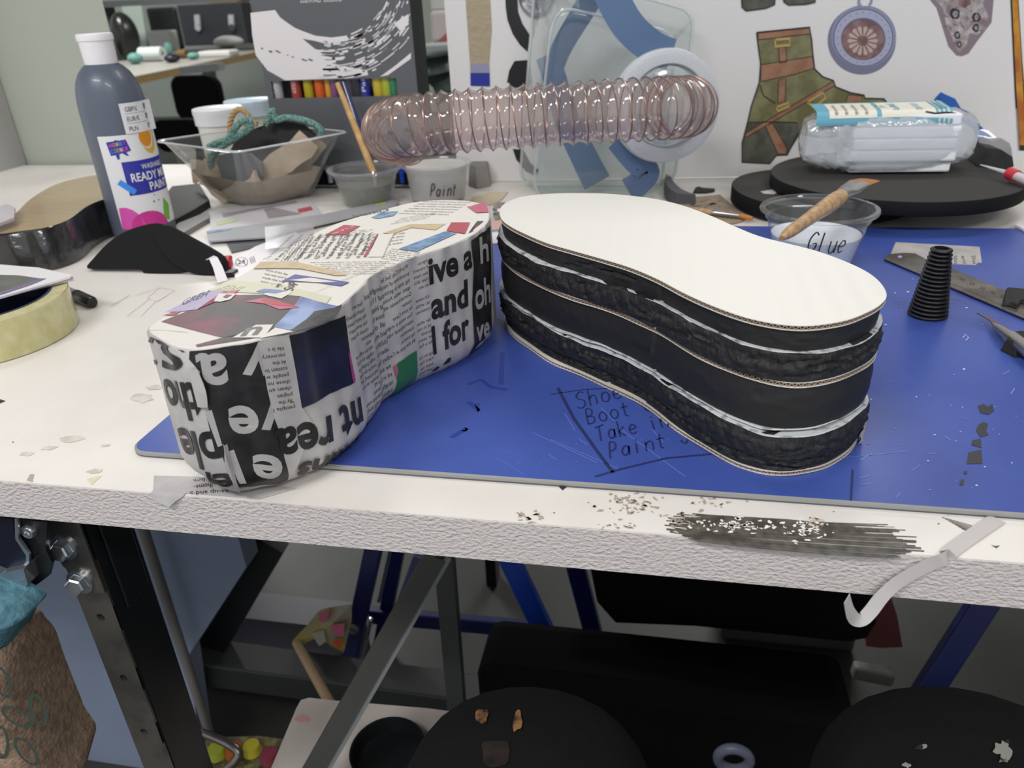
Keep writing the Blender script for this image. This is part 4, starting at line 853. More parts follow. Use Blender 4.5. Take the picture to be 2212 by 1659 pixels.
# red-capped syringe-like marker at the right end
t = thing('red_capped_tube', 'thin translucent tube with red cap lying on the right of the foam disc', 'tube', AT(2180, 372, zA))
a = AT(2118, 356, zA+.012); b = AT(2180, 374, zA+.010); c = AT(2240, 400, zA+.006)
Mesh().tube([a, a.lerp(b, .5), b], [.0006, .0016, .0026], clear('milky tube', '#f0f0f0', .5, .2), 10).build('nozzle', t)
Mesh().tube([b, b.lerp(c, .28)], [.0066, .0066], mat('red plastic', '#c8323f', .35), 16).build('red_cap', t); Mesh().tube([b.lerp(c, .28), c], [.005, .005], mat('pale plastic', '#cdc4c6', .4), 14).build('barrel', t)
chunk('foam_offcut', 'large crumpled black foam piece behind the cotton pack', 'foam offcut', [(2080, 335), (2110, 325), (2160, 328), (2185, 345), (2190, 360), (2170, 368), (2110, 360)], zA+.0004, .020, m_foam, .7)
# ---- bits between the sole and the board
m_cardb = mat('brown cardboard', '#9b8a76', .75, col2='#8a7965', cscale=60)
m = slab([(1440, 448), (1478, 428), (1555, 420), (1612, 470), (1600, 478), (1560, 486), (1520, 480)], .0002, .002, m_cardb, 'x'); SC_ = Plane((0, 0, .0023), (1, 0, 0), (0, 1, 0))
for i in range(16): paint(m, SC_, blob((1490+random.uniform(0, 80), 432+random.uniform(0, 20)), random.uniform(3, 9), 1.2, 8, .4, -.1, i), mat('brown smear', '#75685b', .7), .0002)
tag(m.build('cardboard_offcut'), 'brown smeared cardboard piece with a brush on it, behind the white-topped sole', 'cardboard')
def flatbrush():
    a, b, c, d_ = AT(1440, 446, .0062), AT(1538, 459, .0062), AT(1597, 466, .006), AT(1626, 472, .0055)
    t = thing('small_paintbrush', 'small brush with wooden handle and orange tip lying on brown cardboard', 'brush', a)
    Mesh().tube([a, a.lerp(b, .5), b], [.0022, .0036, .0032], m_wood, 14).build('handle', t); Mesh().tube([b, b.lerp(c, .15), b.lerp(c, .2), c], [.0036, .0038, .0034, .0030], m_ferr, 14).build('ferrule', t)
    Mesh().tube([c, c.lerp(d_, .6), d_], [.0028, .003, .0018], mat('amber bristles', '#b87a36', .5), 10).build('bristles', t)
flatbrush()
m = Mesh(); P = catmull([AT(1441, 398, .002), AT(1446, 415, .002), AT(1458, 430, .002), AT(1480, 441, .002)], 5); Q = []
ws = [.004+.010*i/(len(P)-1) for i in range(len(P))]
Ls = []
for i, p in enumerate(P):
    w = ws[i]; Ls.append([p+V(-w, 0, -.0015), p+V(w, 0, -.0015), p+V(w*.9, .002, .012), p+V(-w*.8, .002, .014)])
m.loops(Ls, mat('mid grey foam', '#55585a', .7), True, True, True, smooth=False); tag(m.build('foam_wedge', bevel=.001), 'small curved grey foam wedge beside the clear box', 'foam offcut')
chunk('foam_offcut', 'small flat black scrap lying on the bench in front of the picture board', 'foam offcut', [(1496, 418), (1502, 407), (1510, 405), (1516, 408), (1545, 410), (1543, 415), (1525, 418)], .0004, .002, m_foam, .95)
chunk('foam_offcut', 'rounded grey foam pad standing behind the paint pot', 'foam offcut', [(1012, 402), (1016, 378), (1040, 378), (1062, 388), (1060, 402), (1030, 408)], .0004, .03, mat('warm grey foam', '#87827c', .7), .8)
m = slab([(1010, 440), (1020, 425), (1060, 415), (1098, 414), (1085, 430), (1060, 442)], .0002, .001, mat('tan paper', '#c6b59b', .6), 'x'); tag(m.build('tan_paper'), 'tan paper strip on the bench behind the gap between the soles', 'paper')
a, b = AT(1062, 452, .016), AT(1078, 452, .016); m = Mesh().lathe((a.x+.008, a.y+.012, .0036), [(0, 0), (.009, 0), (.0095, .004), (.008, .006), (.0095, .009), (.008, .012), (.009, .016), (0, .018)], m_ferr, 20); tag(m.build('metal_nut'), 'small ribbed metal fitting between the two soles', 'fitting')
m = slab([(1058, 478), (1082, 474), (1084, 524), (1064, 526)], MT+.0002, .0006, mat('pinkish print', '#c9a79a', .6), 'x'); paint(m, Plane((0, 0, MT+.0008), (1, 0, 0), (0, 1, 0)), [(1060, 497), (1082, 495), (1082, 499), (1060, 501)], m_blu, .0002); paint(m, Plane((0, 0, MT+.0008), (1, 0, 0), (0, 1, 0)), [(1060, 503), (1082, 501), (1083, 524), (1064, 526)], m_lab, .0002)
tag(m.build('printed_card'), 'pale printed card seen in the gap between the two soles', 'card')
# ---- scrap under the heel and ribbon over the bench edge
m = Mesh(); z_ = .0004; A = [AT(333, 1028, z_), AT(430, 1030, z_), AT(520, 1040, z_), AT(640, 1055, z_)]; C_ = [AT(322, 1068, z_), AT(395, 1072, z_), AT(500, 1077, z_), AT(560, 1080, z_)]
C_ = [V(p.x, max(p.y, YF+.0015), z_) for p in C_]
m.sheet([A, [a.lerp(b, .5) for a, b in zip(A, C_)], C_], m_news, .0002); fl = [V(C_[0].x, YF-.0018, -.0005), V(C_[0].x+.010, YF-.004, -.004), V(C_[1].x, YF-.0018, -.0008)]
m.sheet([[C_[0], C_[0].lerp(C_[1], .5), C_[1]], [C_[0]+V(0, -.003, -.0002), V((C_[0].x+C_[1].x)/2, YF-.002, -.0006), C_[1]+V(0, -.003, -.0002)], [V(C_[0].x+.002, YF-.003, -.003), V(C_[0].x+.012, YF-.004, -.0065), V(C_[0].x+.016, YF-.003, -.003)]], m_news, .0002)
S0 = Plane((0, 0, .0007), (1, 0, 0), (0, 1, 0)); text(m, S0, 'ups-up and a', (475, 1043), (412, 1053), (476, 1048), m_ink, .0001) if False else None
for (t, a, b, c) in (('ps-up and a', (492, 1057), (410, 1062), (493, 1066)), ('lhome-', (458, 1043), (418, 1048), (459, 1053)), ('form', (442, 1032), (418, 1035), (443, 1040))): text(m, S0, t, a, b, c, m_ink, .0001)
tag(m.build('newspaper_scrap'), 'pale newspaper scrap under the heel of the newspaper sole, folding over bench edge', 'paper scrap')
m_rib = mat('white satin strip', '#bdb8b6', .35)
P = [AT(2155, 1120, .0008), AT(2060, 1185, .0008)]; e = AT(2040, 1199, 0); Pm = [P[0], P[1], V(e.x, YF-.002, .0006), V(AY(2010, 1215, YF).x, YF-.0024, -.003)]
for px, py, y in ((1975, 1237, YF-.003), (1935, 1262, YF-.004), (1905, 1290, YF-.006), (1880, 1322, YF-.008), (1862, 1339, YF-.010), (1848, 1338, YF-.012), (1838, 1325, YF-.016), (1833, 1308, YF-.019), (1830, 1293, YF-.021)): Pm.append(AY(px, py, y))
P = catmull(Pm, 5); m = Mesh(); G = []
for i, p in enumerate(P):
    d = (P[min(i+1, len(P)-1)]-P[max(i-1, 0)]).normalized(); t = i/len(P)
    u = V(0, -1, 0) if p.y < YF else V(0, 0, 1); s_ = d.cross(u).normalized()
    if t > .45: s_ = (s_*(1-.55*min(1, (t-.45)*2.5))+V(0, .7, .1)*min(1, (t-.45)*2)).normalized()
    w = .0040*(1-.2*t); G.append([p-s_*w, p+s_*w])
m.sheet(G, m_rib, .00025); tag(m.build('white_strip'), 'narrow white satin strip hanging over the bench edge at right with curled end', 'strip')
# ================================================================ WHITE PICTURE BOARD
th_ = math.radians(3.8); BO = AT(990, 394); bu = V(math.cos(th_), math.sin(th_), 0)
TB = Plane(BO, bu, (0, 0, 1)); BW = .86; BHt = .36
m_brd = mat('white mount board', '#dcd9d7', .45)
pb = thing('picture_board', 'white mount board at the back, pasted with cut-out boot and compass pictures', 'display board', BO)
m = Mesh(); m.prism([TB.pos(u, v, 0) for u, v in ((0, .0015), (BW, .0015), (BW, BHt), (-.002, BHt))], tuple(-TB.n*.005), m_brd); m.build('board', pb)
def z4(x, y): return (1580+x/3.5, y/3.5)
def z3(x, y): return (1080+x/3.95, y/3.95)
def z2(x, y): return (540+x/3.95, y/3.95)
m_out = mat('picture outline', '#26221d', .6); m_olive = mat('olive paint wash', '#67653f', .6, col2='#807d58', cscale=45); m_brn = mat('brown paint wash', '#8a6048', .6, col2='#9c7258', cscale=60); m_gld = mat('gold paint wash', '#b3975a', .5); m_gry = mat('grey green wash', '#45463c', .6, col2='#5a5a50', cscale=60)
def pic(name, label, fn):
    m = Mesh(); fn(m); o = m.build(name, pb); o['label'] = label
def pp(m, z, pts, mt, off=.0005): paint(m, TB, [z(*p) for p in pts], mt, off)
def ln(m, z, pts, w=.0012, mt=None, off=.0014): stroke(m, TB, [z(*p) for p in pts], w, mt or m_out, off)
def boot(m):
    O = [(190, 245), (590, 205), (605, 300), (615, 420), (628, 520), (690, 580), (770, 608), (785, 655), (900, 700), (1000, 718), (1010, 742), (1150, 745), (1195, 800), (1190, 880), (1000, 1000), (700, 1040), (500, 1010), (420, 1170), (340, 1172), (290, 1235), (80, 1225), (80, 1080), (120, 930), (150, 800), (210, 620), (220, 480), (198, 320)]
    pp(m, z4, O, m_olive); ln(m, z4, O+[O[0]], .0016)
    pp(m, z4, [(115, 930), (500, 925), (520, 1010), (420, 1170), (340, 1172), (290, 1232), (82, 1222), (88, 1050)], m_gry, .0007)
    for P in ([(200, 250), (588, 210), (590, 255), (205, 300)], [(220, 490), (610, 425), (622, 515), (480, 560), (222, 615)], [(355, 355), (410, 355), (415, 470), (365, 478)], [(355, 605), (410, 590), (405, 770), (350, 775)], [(105, 1005), (105, 1040), (780, 645), (770, 612)], [(255, 950), (310, 930), (420, 1120), (410, 1165), (350, 1160)], [(880, 715), (990, 725), (975, 790), (860, 790)]):
        pp(m, z4, P, m_brn, .0009); ln(m, z4, P+[P[0]], .0008)
    for P in ([(330, 300), (440, 290), (440, 340), (330, 350)], [(575, 770), (690, 700), (710, 740), (620, 815)], [(340, 810), (430, 775), (435, 800), (350, 840)]): ln(m, z4, P+[P[0]], .0035, m_gld, .0016)
    ln(m, z4, [(215, 640), (240, 720), (330, 780)]); ln(m, z4, [(120, 925), (300, 920), (500, 925)])
pic('boot_picture', 'painted olive buckled boot cut-out', boot)
def circ(z, cx, cy, rx, ry, n=40, a0=0): return [(cx+rx*math.cos(a0+2*math.pi*k/n), cy+ry*math.sin(a0+2*math.pi*k/n)) for k in range(n)]
def compass(m):
    pp(m, z4, circ(z4, 985, 305, 258, 258), mat('compass shadow grey', '#73748a', .5)); pp(m, z4, circ(z4, 998, 275, 246, 235), mat('steel print', '#8488a4', .5), .0007); pp(m, z4, circ(z4, 995, 285, 225, 218), m_out, .0008)  # first, offset disc is the compass's shadow, painted in as grey
    pp(m, z4, circ(z4, 995, 285, 220, 213), mat('lavender ring print', '#a3a4bd', .5), .0009); pp(m, z4, circ(z4, 995, 295, 168, 160), mat('slate print', '#5c5c6c', .5), .0010); pp(m, z4, circ(z4, 993, 300, 160, 152), mat('maroon print', '#6b4d50', .5, col2='#8a6a68', cscale=90), .0011)
    for k in range(14):
        a = 2*math.pi*k/14; f = lambda r, b: (990+r*math.cos(a+b), 308+r*.97*math.sin(a+b))
        pp(m, z4, [f(40, -.1), f(105, -.16), f(117, 0), f(105, .16), f(40, .1)], mat('rose cream print', '#b9a39a', .5), .0013)
    pp(m, z4, circ(z4, 988, 310, 38, 36, 20), mat('maroon print', '#6b4d50'), .0014)
    for k in range(24): a = 2*math.pi*k/24; ln(m, z4, [(995+192*math.cos(a), 285+186*math.sin(a)), (995+200*math.cos(a), 285+194*math.sin(a))], .0008, m_inkt, .0013)
    ln(m, z4, [(975, 60), (960, 20), (968, -20)], .003, mat('steel print'), .0012); ln(m, z4, [(1025, 55), (1055, 20), (1060, -20)], .003, mat('steel print'), .0012); pp(m, z4, [(985, 15), (1020, 12), (1035, 45), (985, 45)], m_lab, .0013)
pic('compass_picture', 'printed lavender and maroon pocket compass cut-out', compass)
def skull(m):
    pp(m, z4, [(1470, -40), (1550, 60), (1600, 220), (1640, 350), (1700, 418), (1740, 425), (1790, 405), (1850, 320), (1895, 262), (1965, 170), (1985, -40)], mat('mauve print', '#82737a', .5))
    pp(m, z4, [(1520, -30), (1600, 70), (1625, 200), (1665, 280), (1690, 360), (1725, 395), (1775, 340), (1800, 250), (1850, 265), (1920, 220), (1940, 120), (1900, 30), (1920, -30)], mat('pale bone print', '#b9b2b4', .5, col2='#7f6f6c', cscale=70), .0007)
    for c, r in (((1690, 105), 38), ((1850, 130), 32), ((1845, 210), 26), ((1705, 265), 24), ((1720, 335), 20)): pp(m, z4, blob(c, r, r*1.15, 12, .15, 0, int(c[0])), m_out, .0009); pp(m, z4, blob(c, r*.55, r*.7, 10, .15, 0, int(c[1])), mat('bone shade print', '#8d8790', .5), .0011)
    for i in range(14): a = random.uniform(0, 3); x, y = random.uniform(1620, 1900), random.uniform(0, 260); ln(m, z4, [(x, y), (x+20*math.cos(a), y+20*math.sin(a)), (x+35*math.cos(a+.6), y+35*math.sin(a+.6))], .0007, mat('dark mauve line', '#5d5057', .6), .0012)
    pp(m, z4, [(1715, 0), (1800, -10), (1810, 30), (1760, 60), (1720, 40)], mat('maroon print'), .0012)
pic('bone_picture', 'printed mauve cluster of pale bony shapes', skull)
def barp(m):
    pp(m, z4, [(2105, -60), (2165, -60), (2200, 480), (2260, 1140), (2165, 1138), (2140, 700)], m_out); pp(m, z4, [(2118, -60), (2158, -60), (2192, 480), (2230, 1100), (2178, 1095), (2148, 600)], mat('amber paint wash', '#c58a25', .5, col2='#a55c14', cscale=40), .0008)
pic('amber_bar_picture', 'amber painted bar with black outline', barp)
def sole_bits(m):
    for P in ([(72, -60), (335, -60), (325, 35), (260, 62), (110, 82), (80, 55)], [(385, -60), (640, -60), (630, 18), (560, 32), (430, 38), (395, 12)]): pp(m, z4, P, m_gry); ln(m, z4, P+[P[0]], .0015)
pic('boot_heels_picture', 'bottom ends of two painted grey green boots', sole_bits)
def splash(m): pp(m, z4, [(1505, 800), (1540, 740), (1582, 695), (1620, 715), (1690, 745), (1735, 820), (1800, 850), (1850, 910), (1885, 955), (1990, 1050), (2025, 1150), (1900, 1160), (1830, 975), (1640, 850)], mat('bright blue paper', '#1f5fb5', .5)); [ln(m, z4, P, .0008, m_green) for P in ([(1570, 730), (1545, 800)], [(1610, 760), (1580, 800)], [(1590, 735), (1555, 770)])]
pic('blue_paper_cutout', 'jagged bright blue paper shape', splash)
def legp(m):
    pp(m, z2, [(1700, -30), (2060, -30), (2085, 250), (2060, 500), (2090, 740), (1840, 740), (1850, 400), (1840, -30)], m_brd, .0003) if False else None
    pp(m, z2, [(1838, -60), (2045, -60), (2062, 250), (2040, 540), (1880, 545), (1862, 300)], mat('crumpled tan fabric', '#a89a80', .7, bump=.9, bscale=120, dist=.003), .0012); pp(m, z2, [(1880, 545), (2040, 540), (2045, 625), (1882, 625)], mat('sheer grey tape', '#8f90a8', .4), .0012); pp(m, z2, [(1882, 622), (2045, 622), (2048, 735), (1884, 730)], mat('royal blue tape', '#1c2f8f', .4), .0014)
pic('tan_strip_picture', 'tan crinkled fabric strip with royal blue end', legp)
def arc(m):
    pp(m, z3, [(45, -80), (50, 60), (65, 170), (110, 290), (170, 380), (235, 440), (255, 300), (190, 200), (155, 100), (145, -80)], m_blk, .0012)
pic('black_ring_picture', 'upper curved piece of a black ring cut-out', arc)
def arc2(m):
    pp(m, z3, [(60, 705), (80, 600), (125, 520), (235, 512), (240, 780), (90, 780), (85, 740)], m_blk, .0012)
pic('black_ring_picture', 'middle broken piece of a black ring cut-out', arc2)
def arc3(m):
    pp(m, z3, [(110, 1270), (200, 1275), (260, 1390), (330, 1450), (300, 1500), (220, 1460), (140, 1360)], m_blk, .0012)
pic('black_ring_picture', 'small lower piece of a black ring cut-out', arc3)
pic('white_paper_patch', 'white paper patch over the black ring', lambda m: pp(m, z3, [(30, 712), (80, 706), (82, 745), (230, 790), (235, 860), (30, 830)], m_brd, .0016))
m = Mesh(); c = TB.pos(*TB.inv(1158, -5), .004); mfoil = mat('crinkled foil', '#c9c9cc', .22, metal=.9, bump=1, bscale=90, dist=.004)
m.lathe(c, [(0, .006), (.012, .003), (.016, -.001), (.020, .004), (.0225, .001), (.0225, -.003), (0, -.003)], mfoil, 48, ax=TB.n); m.build('foil_disc', pb)
struct  # ---- art box
BX = 1.085; m_box = mat('charcoal printed card', '#5a5c60', .45); m_boxd = mat('black card side', '#222426', .5); m_bw = mat('white print', '#e0dbdb', .5)
bl = AY(541, 0, BX).x+.0; bl = (AY(541, 60, BX).x+AY(590, 220, BX).x)/2; br = AY(893, 100, BX).x; bd_ = .058; bt = .345
ab = thing('paint_set_box', 'tall charcoal art paint set box with white dry-brush arc and a window of colour tubes', 'box', ((bl+br)/2, BX+bd_/2, 0))
SX = Plane((bl, BX, 0), (1, 0, 0), (0, 0, 1)); wv0 = SX.inv(720, 210).y; wv1 = SX.inv(720, 172).y; wu0 = SX.inv(588, 195).x; wu1 = SX.inv(858, 195).x; Wd = br-bl
l0, l1 = SX.inv(700, 402).y, SX.inv(700, 358).y
m = Mesh()
def pan(u0, u1, v0, v1): m.box((bl+u0, BX, v0), (bl+u1, BX+.0015, v1), m_box)
pan(0, Wd, .0, l0); pan(0, Wd, l1, wv0); pan(0, Wd, wv1, bt); pan(0, wu0, l0, l1); pan(wu1+.004, Wd, l0, l1); pan(0, wu0, wv0, wv1); pan(wu1, Wd, wv0, wv1)
m.box((br-.0015, BX+.0015, 0), (br, BX+bd_, bt), m_boxd); m.box((bl, BX+.0015, 0), (bl+.0015, BX+bd_, bt), m_boxd); m.box((bl, BX+bd_-.0015, 0), (br, BX+bd_, bt), m_boxd); m.box((bl, BX, bt), (br, BX+bd_, bt+.0015), m_box); m.box((bl+.002, BX+.022, .001), (br-.002, BX+.0235, bt-.004), m_blk)
m.box((bl, BX-.0004, .0), (br, BX-.0001, l0-.002), m_boxd)
W_ = lambda pts, off=.0004: paint(m, SX, [z2(*p) for p in pts], m_bw, off)
W_([(5, 110), (215, 85), (260, 150), (300, 180), (380, 235), (450, 265), (560, 305), (700, 320), (830, 303), (830, 350), (640, 372), (560, 350), (450, 330), (560, 420), (760, 450), (600, 470), (760, 500), (700, 540), (860, 575), (1000, 600), (1010, 640), (860, 665), (300, 685), (150, 600), (50, 470), (20, 300)])
R = random.Random(2)
for i in range(150):
    r = R.uniform(492, 860); a = math.radians(R.uniform(12, 92)); da = R.uniform(.04, .22); P = []
    for k in range(7):
        b = a+da*k/6; x, y = 680+r*1.02*math.cos(b), -170+r*math.sin(b)
        if x < 1365 and y > 5 and y < 665: P.append(z2(x, y))
    if len(P) > 2: stroke(m, SX, P, R.uniform(.0006, .0024)*(1.4 if a > .9 else 1), m_bw, .0005)
for P in ([(1230, 200), (1350, 120), (1355, 210), (1280, 260)], [(1180, 640), (1375, 500), (1375, 450), (1240, 560), (1110, 655)]): W_(P, .0006)
text(m, SX, 'ESSENTIALS  COLOURS', (650, 6), (738, 3), (650, -9), m_bw, .0005)
for i in range(12): x = 300+i*70+R.uniform(-20, 20); paint(m, SX, [z2(*q) for q in blob((x-200, 420+i*16+R.uniform(-12, 12)) if i < 7 else (x-100, 580+R.uniform(-20, 30)), R.uniform(8, 26), R.uniform(4, 9), 8, .5, .3, i)], m_box, .0006)
m.build('carton', ab)
wn = Mesh().box((bl+wu0, BX+.002, wv0), (bl+wu1, BX+.0022, wv1), clear('window film', '#ffffff', .0, .08, .4)); wn.build('window_film', ab)
tub = [(600, '#b9b4bd', 'silver'), (640, '#b4453a', 'red lettered'), (667, '#b7a51c', 'mustard yellow'), (691, '#d95b17', 'bright orange'), (709, '#d39a18', 'golden yellow'), (722, '#7c3f77', 'purple'), (738, '#3a2344', 'dark violet'), (757, '#38323a', 'black brown'), (772, '#161618', 'jet black'), (790, '#23309a', 'royal blue'), (817, '#c9b01d', 'yellow'), (836, '#aab21c', 'lime yellow'), (852, '#1f7a4f', 'green')]
tr = .0072
for i, (px, c, nme) in enumerate(tub):
    x = AY(px, 192, BX+.012).x; r = tr*(.62 if px in (709, 722, 738, 757) else 1); m = Mesh(); q = V(x, BX+.012, wv0-.03)
    m.lathe(q, [(0, 0), (r*.45, 0), (r*.45, .012), (r*.5, .013), (r, .022), (r, .085)], mat('tube '+nme, c, .35), 18)
    Ls = []
    m.sheet([[V(x-r, BX+.0118, q.z+.084), V(x+r, BX+.0118, q.z+.084)], [V(x-r, BX+.0118, q.z+.1), V(x+r, BX+.0118, q.z+.1)]], mat('tube '+nme), .0005)
    if nme in ('royal blue', 'red lettered', 'silver'): sy = Plane((x, BX+.012-r-.0002, 0), (1, 0, 0), (0, 0, 1)); text(m, sy, {'royal blue': 'Pai', 'red lettered': 'ACRYLIC', 'silver': 'W'}[nme], (.003, wv0+.006), (.003, wv0+.022), (-.003, wv0+.006), m_bw, .0003, px=False)
    tag(m.build('paint_tube'), f'{nme} paint tube behind the window of the charcoal box', 'paint tube', 'colour tubes in the art box window')
for px, c, nme in ((676, '#1f9a3f', 'emerald green'), (868, '#1c46c4', 'cobalt blue'), (712, '#b9bcc0', 'pale grey')):
    x = AY(px, 375, BX+.012).x; x = min(x, br-.011); m = Mesh().lathe((x, BX+.012, .006), [(0, 0), (tr*.5, 0), (tr*.5, .012), (tr, .02), (tr, .062)], mat('tube '+nme, c, .35), 18, cap1=True)
    tag(m.build('paint_tube'), f'{nme} paint tube low in the bottom window of the charcoal box', 'paint tube', 'colour tubes in the art box window')
# ================================================================ CLEAR BOX WITH RING AND HOSE
mk = thing('hose_mask_prop', 'clear plastic box with blue straps, white foam ring and copper-coiled clear hose looping in front', 'prop', AT(1280, 412))
def rr3(c0, c1, c2, c3, r, n=6):   # rounded quad through four 3D corners (clockwise), corner radius fraction r
    C_ = [c0, c1, c2, c3]; out = []
    for i in range(4):
        p, a, b = C_[i], C_[i-1], C_[(i+1) % 4]; A = p+(a-p)*r; B = p+(b-p)*r
        for k in range(n+1): t = k/n; out.append(A*(1-t)**2+p*2*t*(1-t)+B*t*t)
    return out
yf, yb_ = 1.015, 1.095
F4 = [AY(1196, 12, yf), AY(1462, 70, yf+.025), AY(1428, 404, yf+.025), AY(1148, 398, yf)]
B4 = [AY(1158, -70, yb_), AY(1500, 25, yb_+.01), AY(1456, 408, yb_+.005), AY(1122, 392, yb_)]
for q in F4[2:]+B4[2:]: q.z = .0022
F4[0].z = F4[0].z+.0; 
mid = [a.lerp(b, .35)+(a-b)*0 for a, b in zip(F4, B4)]
m_shell = clear('blister plastic', '#eaf0ef', .07, .05, 1.25, '#dfe6ea', .35, 22)
Lp = [rr3(*B4, .10), rr3(*[a.lerp(b, .12) for a, b in zip(B4, F4)], .14), rr3(*[a.lerp(b, .9) for a, b in zip(B4, F4)], .16), rr3(*F4, .16)]
cF = sum(F4, V(0, 0, 0))/4; inF = [p.lerp(cF, .05)+V(0, -.003, 0) for p in Lp[-1]]; inF2 = [p.lerp(cF, .12)+V(0, .001, 0) for p in Lp[-1]]
m = Mesh(); m.loops(Lp+[inF, inF2], m_shell); m.add(inF2, [tuple(range(len(inF2)))], m_shell); m.build('shell', mk, sharp=70)
rb = Mesh()
for Lq, r in ((Lp[0], .0022), (Lp[-1], .0018)): rb.tube([*Lq, Lq[0]], r, clear('rolled rim plastic', '#e8eeee', .30, .05, 2.2), 8)
ro = rb.build('rim_bead', mk)
m_str = mat('light blue webbing', '#6f9ad2', .6, bump=.9, bscale=900, dist=.001, kind='wave', sheen=.3)
def strap(name, pts, ws, mt=None):
    P = catmull([AY(x, y, d) for x, y, d in pts], 8); n = len(P); G = []
    for i, p in enumerate(P):
        d = (P[min(i+1, n-1)]-P[max(i-1, 0)]).normalized(); s_ = d.cross((p-CAM).normalized()).normalized(); w = ws[0]+(ws[1]-ws[0])*i/n; G.append([p-s_*w, p, p+s_*w])
    Mesh().sheet(G, mt or m_str, .0011).build(name, mk)
strap('strap', [(1300, -60, 1.0), (1335, 20, .99), (1370, 70, .985), (1415, 105, .985), (1450, 118, .99)], (.019, .017))
m_str2 = mat('shaded blue webbing', '#6a8cc0', .65)
strap('strap', [(1290, -30, 1.05), (1262, 20, 1.06), (1215, 100, 1.065), (1190, 165, 1.06)], (.015, .012))
strap('strap', [(1180, 120, 1.068), (1195, 160, 1.06), (1225, 260, 1.055), (1262, 340, 1.05), (1290, 395, 1.05)], (.014, .019))
strap('strap', [(1330, 305, 1.0), (1370, 350, .995), (1400, 372, .99), (1375, 400, .992), (1358, 412, .998)], (.012, .017))
rc = AY(1437, 230, .985); rx = .0640
axr = V(.30, -.93, .06).normalized()
m_ring = mat('white packing foam', '#c6cacd', .75, bump=.5, bscale=260, dist=.0015)
m = Mesh().lathe(rc, [(.046, -.010), (rx, -.010), (rx+.001, 0), (rx-.001, .011), (rx-.006, .013), (.048, .012), (.046, .008), (.046, -.010)], m_ring, 72, ax=axr); m.build('foam_ring', mk)
m = Mesh().lathe(rc, [(.046, .004), (.045, .010), (.041, .0105), (.0405, .016), (.0375, .017), (.037, .022), (.034, .022), (.034, .0)], clear('clear collar', '#eef4f4', .22, .06, 1.8, '#dce6ea'), 64, ax=axr); m.build('collar', mk)
HP = [rc+axr*-.006, rc+axr*.022, AY(1487, 231, .920), AY(1440, 234, .880), AY(1330, 240, .855), AY(1200, 248, .838), AY(1060, 257, .826), AY(950, 266, .822), AY(880, 273, .832), AY(846, 280, .868), AY(843, 290, .915), AY(862, 299, .955), AY(880, 302, .985)]
path = catmull(HP, 40); L_ = [0]
for i in range(1, len(path)): L_.append(L_[-1]+(path[i]-path[i-1]).length)
pitch = .0142; NP = int(L_[-1]/pitch*10); pts = []; j = 0
for i in range(NP+1):
    s_ = L_[-1]*i/NP
    while j < len(L_)-2 and L_[j+1] < s_: j += 1
    f = (s_-L_[j])/max(L_[j+1]-L_[j], 1e-9); pts.append((path[j].lerp(path[j+1], min(f, 1)), s_))
seg = 44; HR = .0318; u = None; Ls = []; coil = []
for i, (p, s_) in enumerate(pts):
    T = (pts[min(i+1, NP)][0]-pts[max(i-1, 0)][0]).normalized()
    u = T.orthogonal().normalized() if u is None else (u-T*u.dot(T)).normalized(); w = T.cross(u); L = []
    for k in range(seg):
        a = 2*math.pi*k/seg; ph = (s_/pitch-k/seg) % 1; r = HR-.0034*(1-abs(2*ph-1))**1.3 if False else HR-.0030*(.5-.5*math.cos(2*math.pi*ph))**.7
        L.append(p+(u*math.cos(a)+w*math.sin(a))*r)
    Ls.append(L)
frames = []; u = None; NC = 46; tot = L_[-1]/pitch; n_ = int(tot*NC)
def at_s(s_):
    x = s_/L_[-1]*NP; i = min(int(x), NP-1); return pts[i][0].lerp(pts[i+1][0], x-i), i
uu = None; US = []
for i, (p, s_) in enumerate(pts):
    T = (pts[min(i+1, NP)][0]-pts[max(i-1, 0)][0]).normalized(); uu = T.orthogonal().normalized() if uu is None else (uu-T*uu.dot(T)).normalized(); US.append((uu.copy(), T.cross(uu)))
for q in range(n_+1):
    s_ = L_[-1]*q/n_; p, i = at_s(s_); a = 2*math.pi*s_/pitch; coil.append(p+(US[i][0]*math.cos(a)+US[i][1]*math.sin(a))*(HR+.0002))
m_hose = clear('clear pink hose', '#f2eae8', .17, .05, 1.7, '#c9b6b0', 0)
ho = Mesh().loops(Ls, m_hose).build('hose', mk, sharp=80)
m_cop = mat('copper wire', '#a1857a', .3, metal=.8)
Mesh().tube(coil, .0007, m_cop, 5).build('wire_coil', ho)
# ================================================================ CLEAR BOWL WITH SCRAPS
zr = .088; C4 = [AT(333, 305, zr), AT(512, 329, zr), AT(756, 285, zr), AT(590, 268, zr)]
cb = sum(C4, V(0, 0, 0))/4
bw = thing('clear_serving_dish', 'flared clear plastic square dish full of tan scraps and black foam', 'dish', V(cb.x, cb.y, 0))
def lp_(k, z, r, sh=V(0, 0, 0)): return rr3(*[V(cb.x+(p.x-cb.x)*k, cb.y+(p.y-cb.y)*k, z)+sh for p in C4], r, 5)
sh = AT(535, 440, 0)-V(cb.x, cb.y, 0); sh.z = 0; sh = sh*.0+V(-.004, .012, 0)
lv = [(.50, .0016, .3), (.56, .004, .28), (.66, .02, .24), (.80, .052, .18), (.94, zr-.004, .10), (1.0, zr, .08), (1.03, zr-.001, .08)]
m = Mesh(); Ls = [lp_(k, z, r, sh*(1-z/zr)) for k, z, r in lv]; m.loops(Ls, clear('dish plastic', '#f1f5f4', .05, .04, 1.6)); m.add(Ls[0], [tuple(range(len(Ls[0])))], clear('dish plastic')); m.build('dish', bw, sharp=60)
Mesh().tube([*Ls[-2], Ls[-2][0]], .0013, clear('dish rim', '#f4f8f8', .5, .05, 3), 8).build('rim', bw)
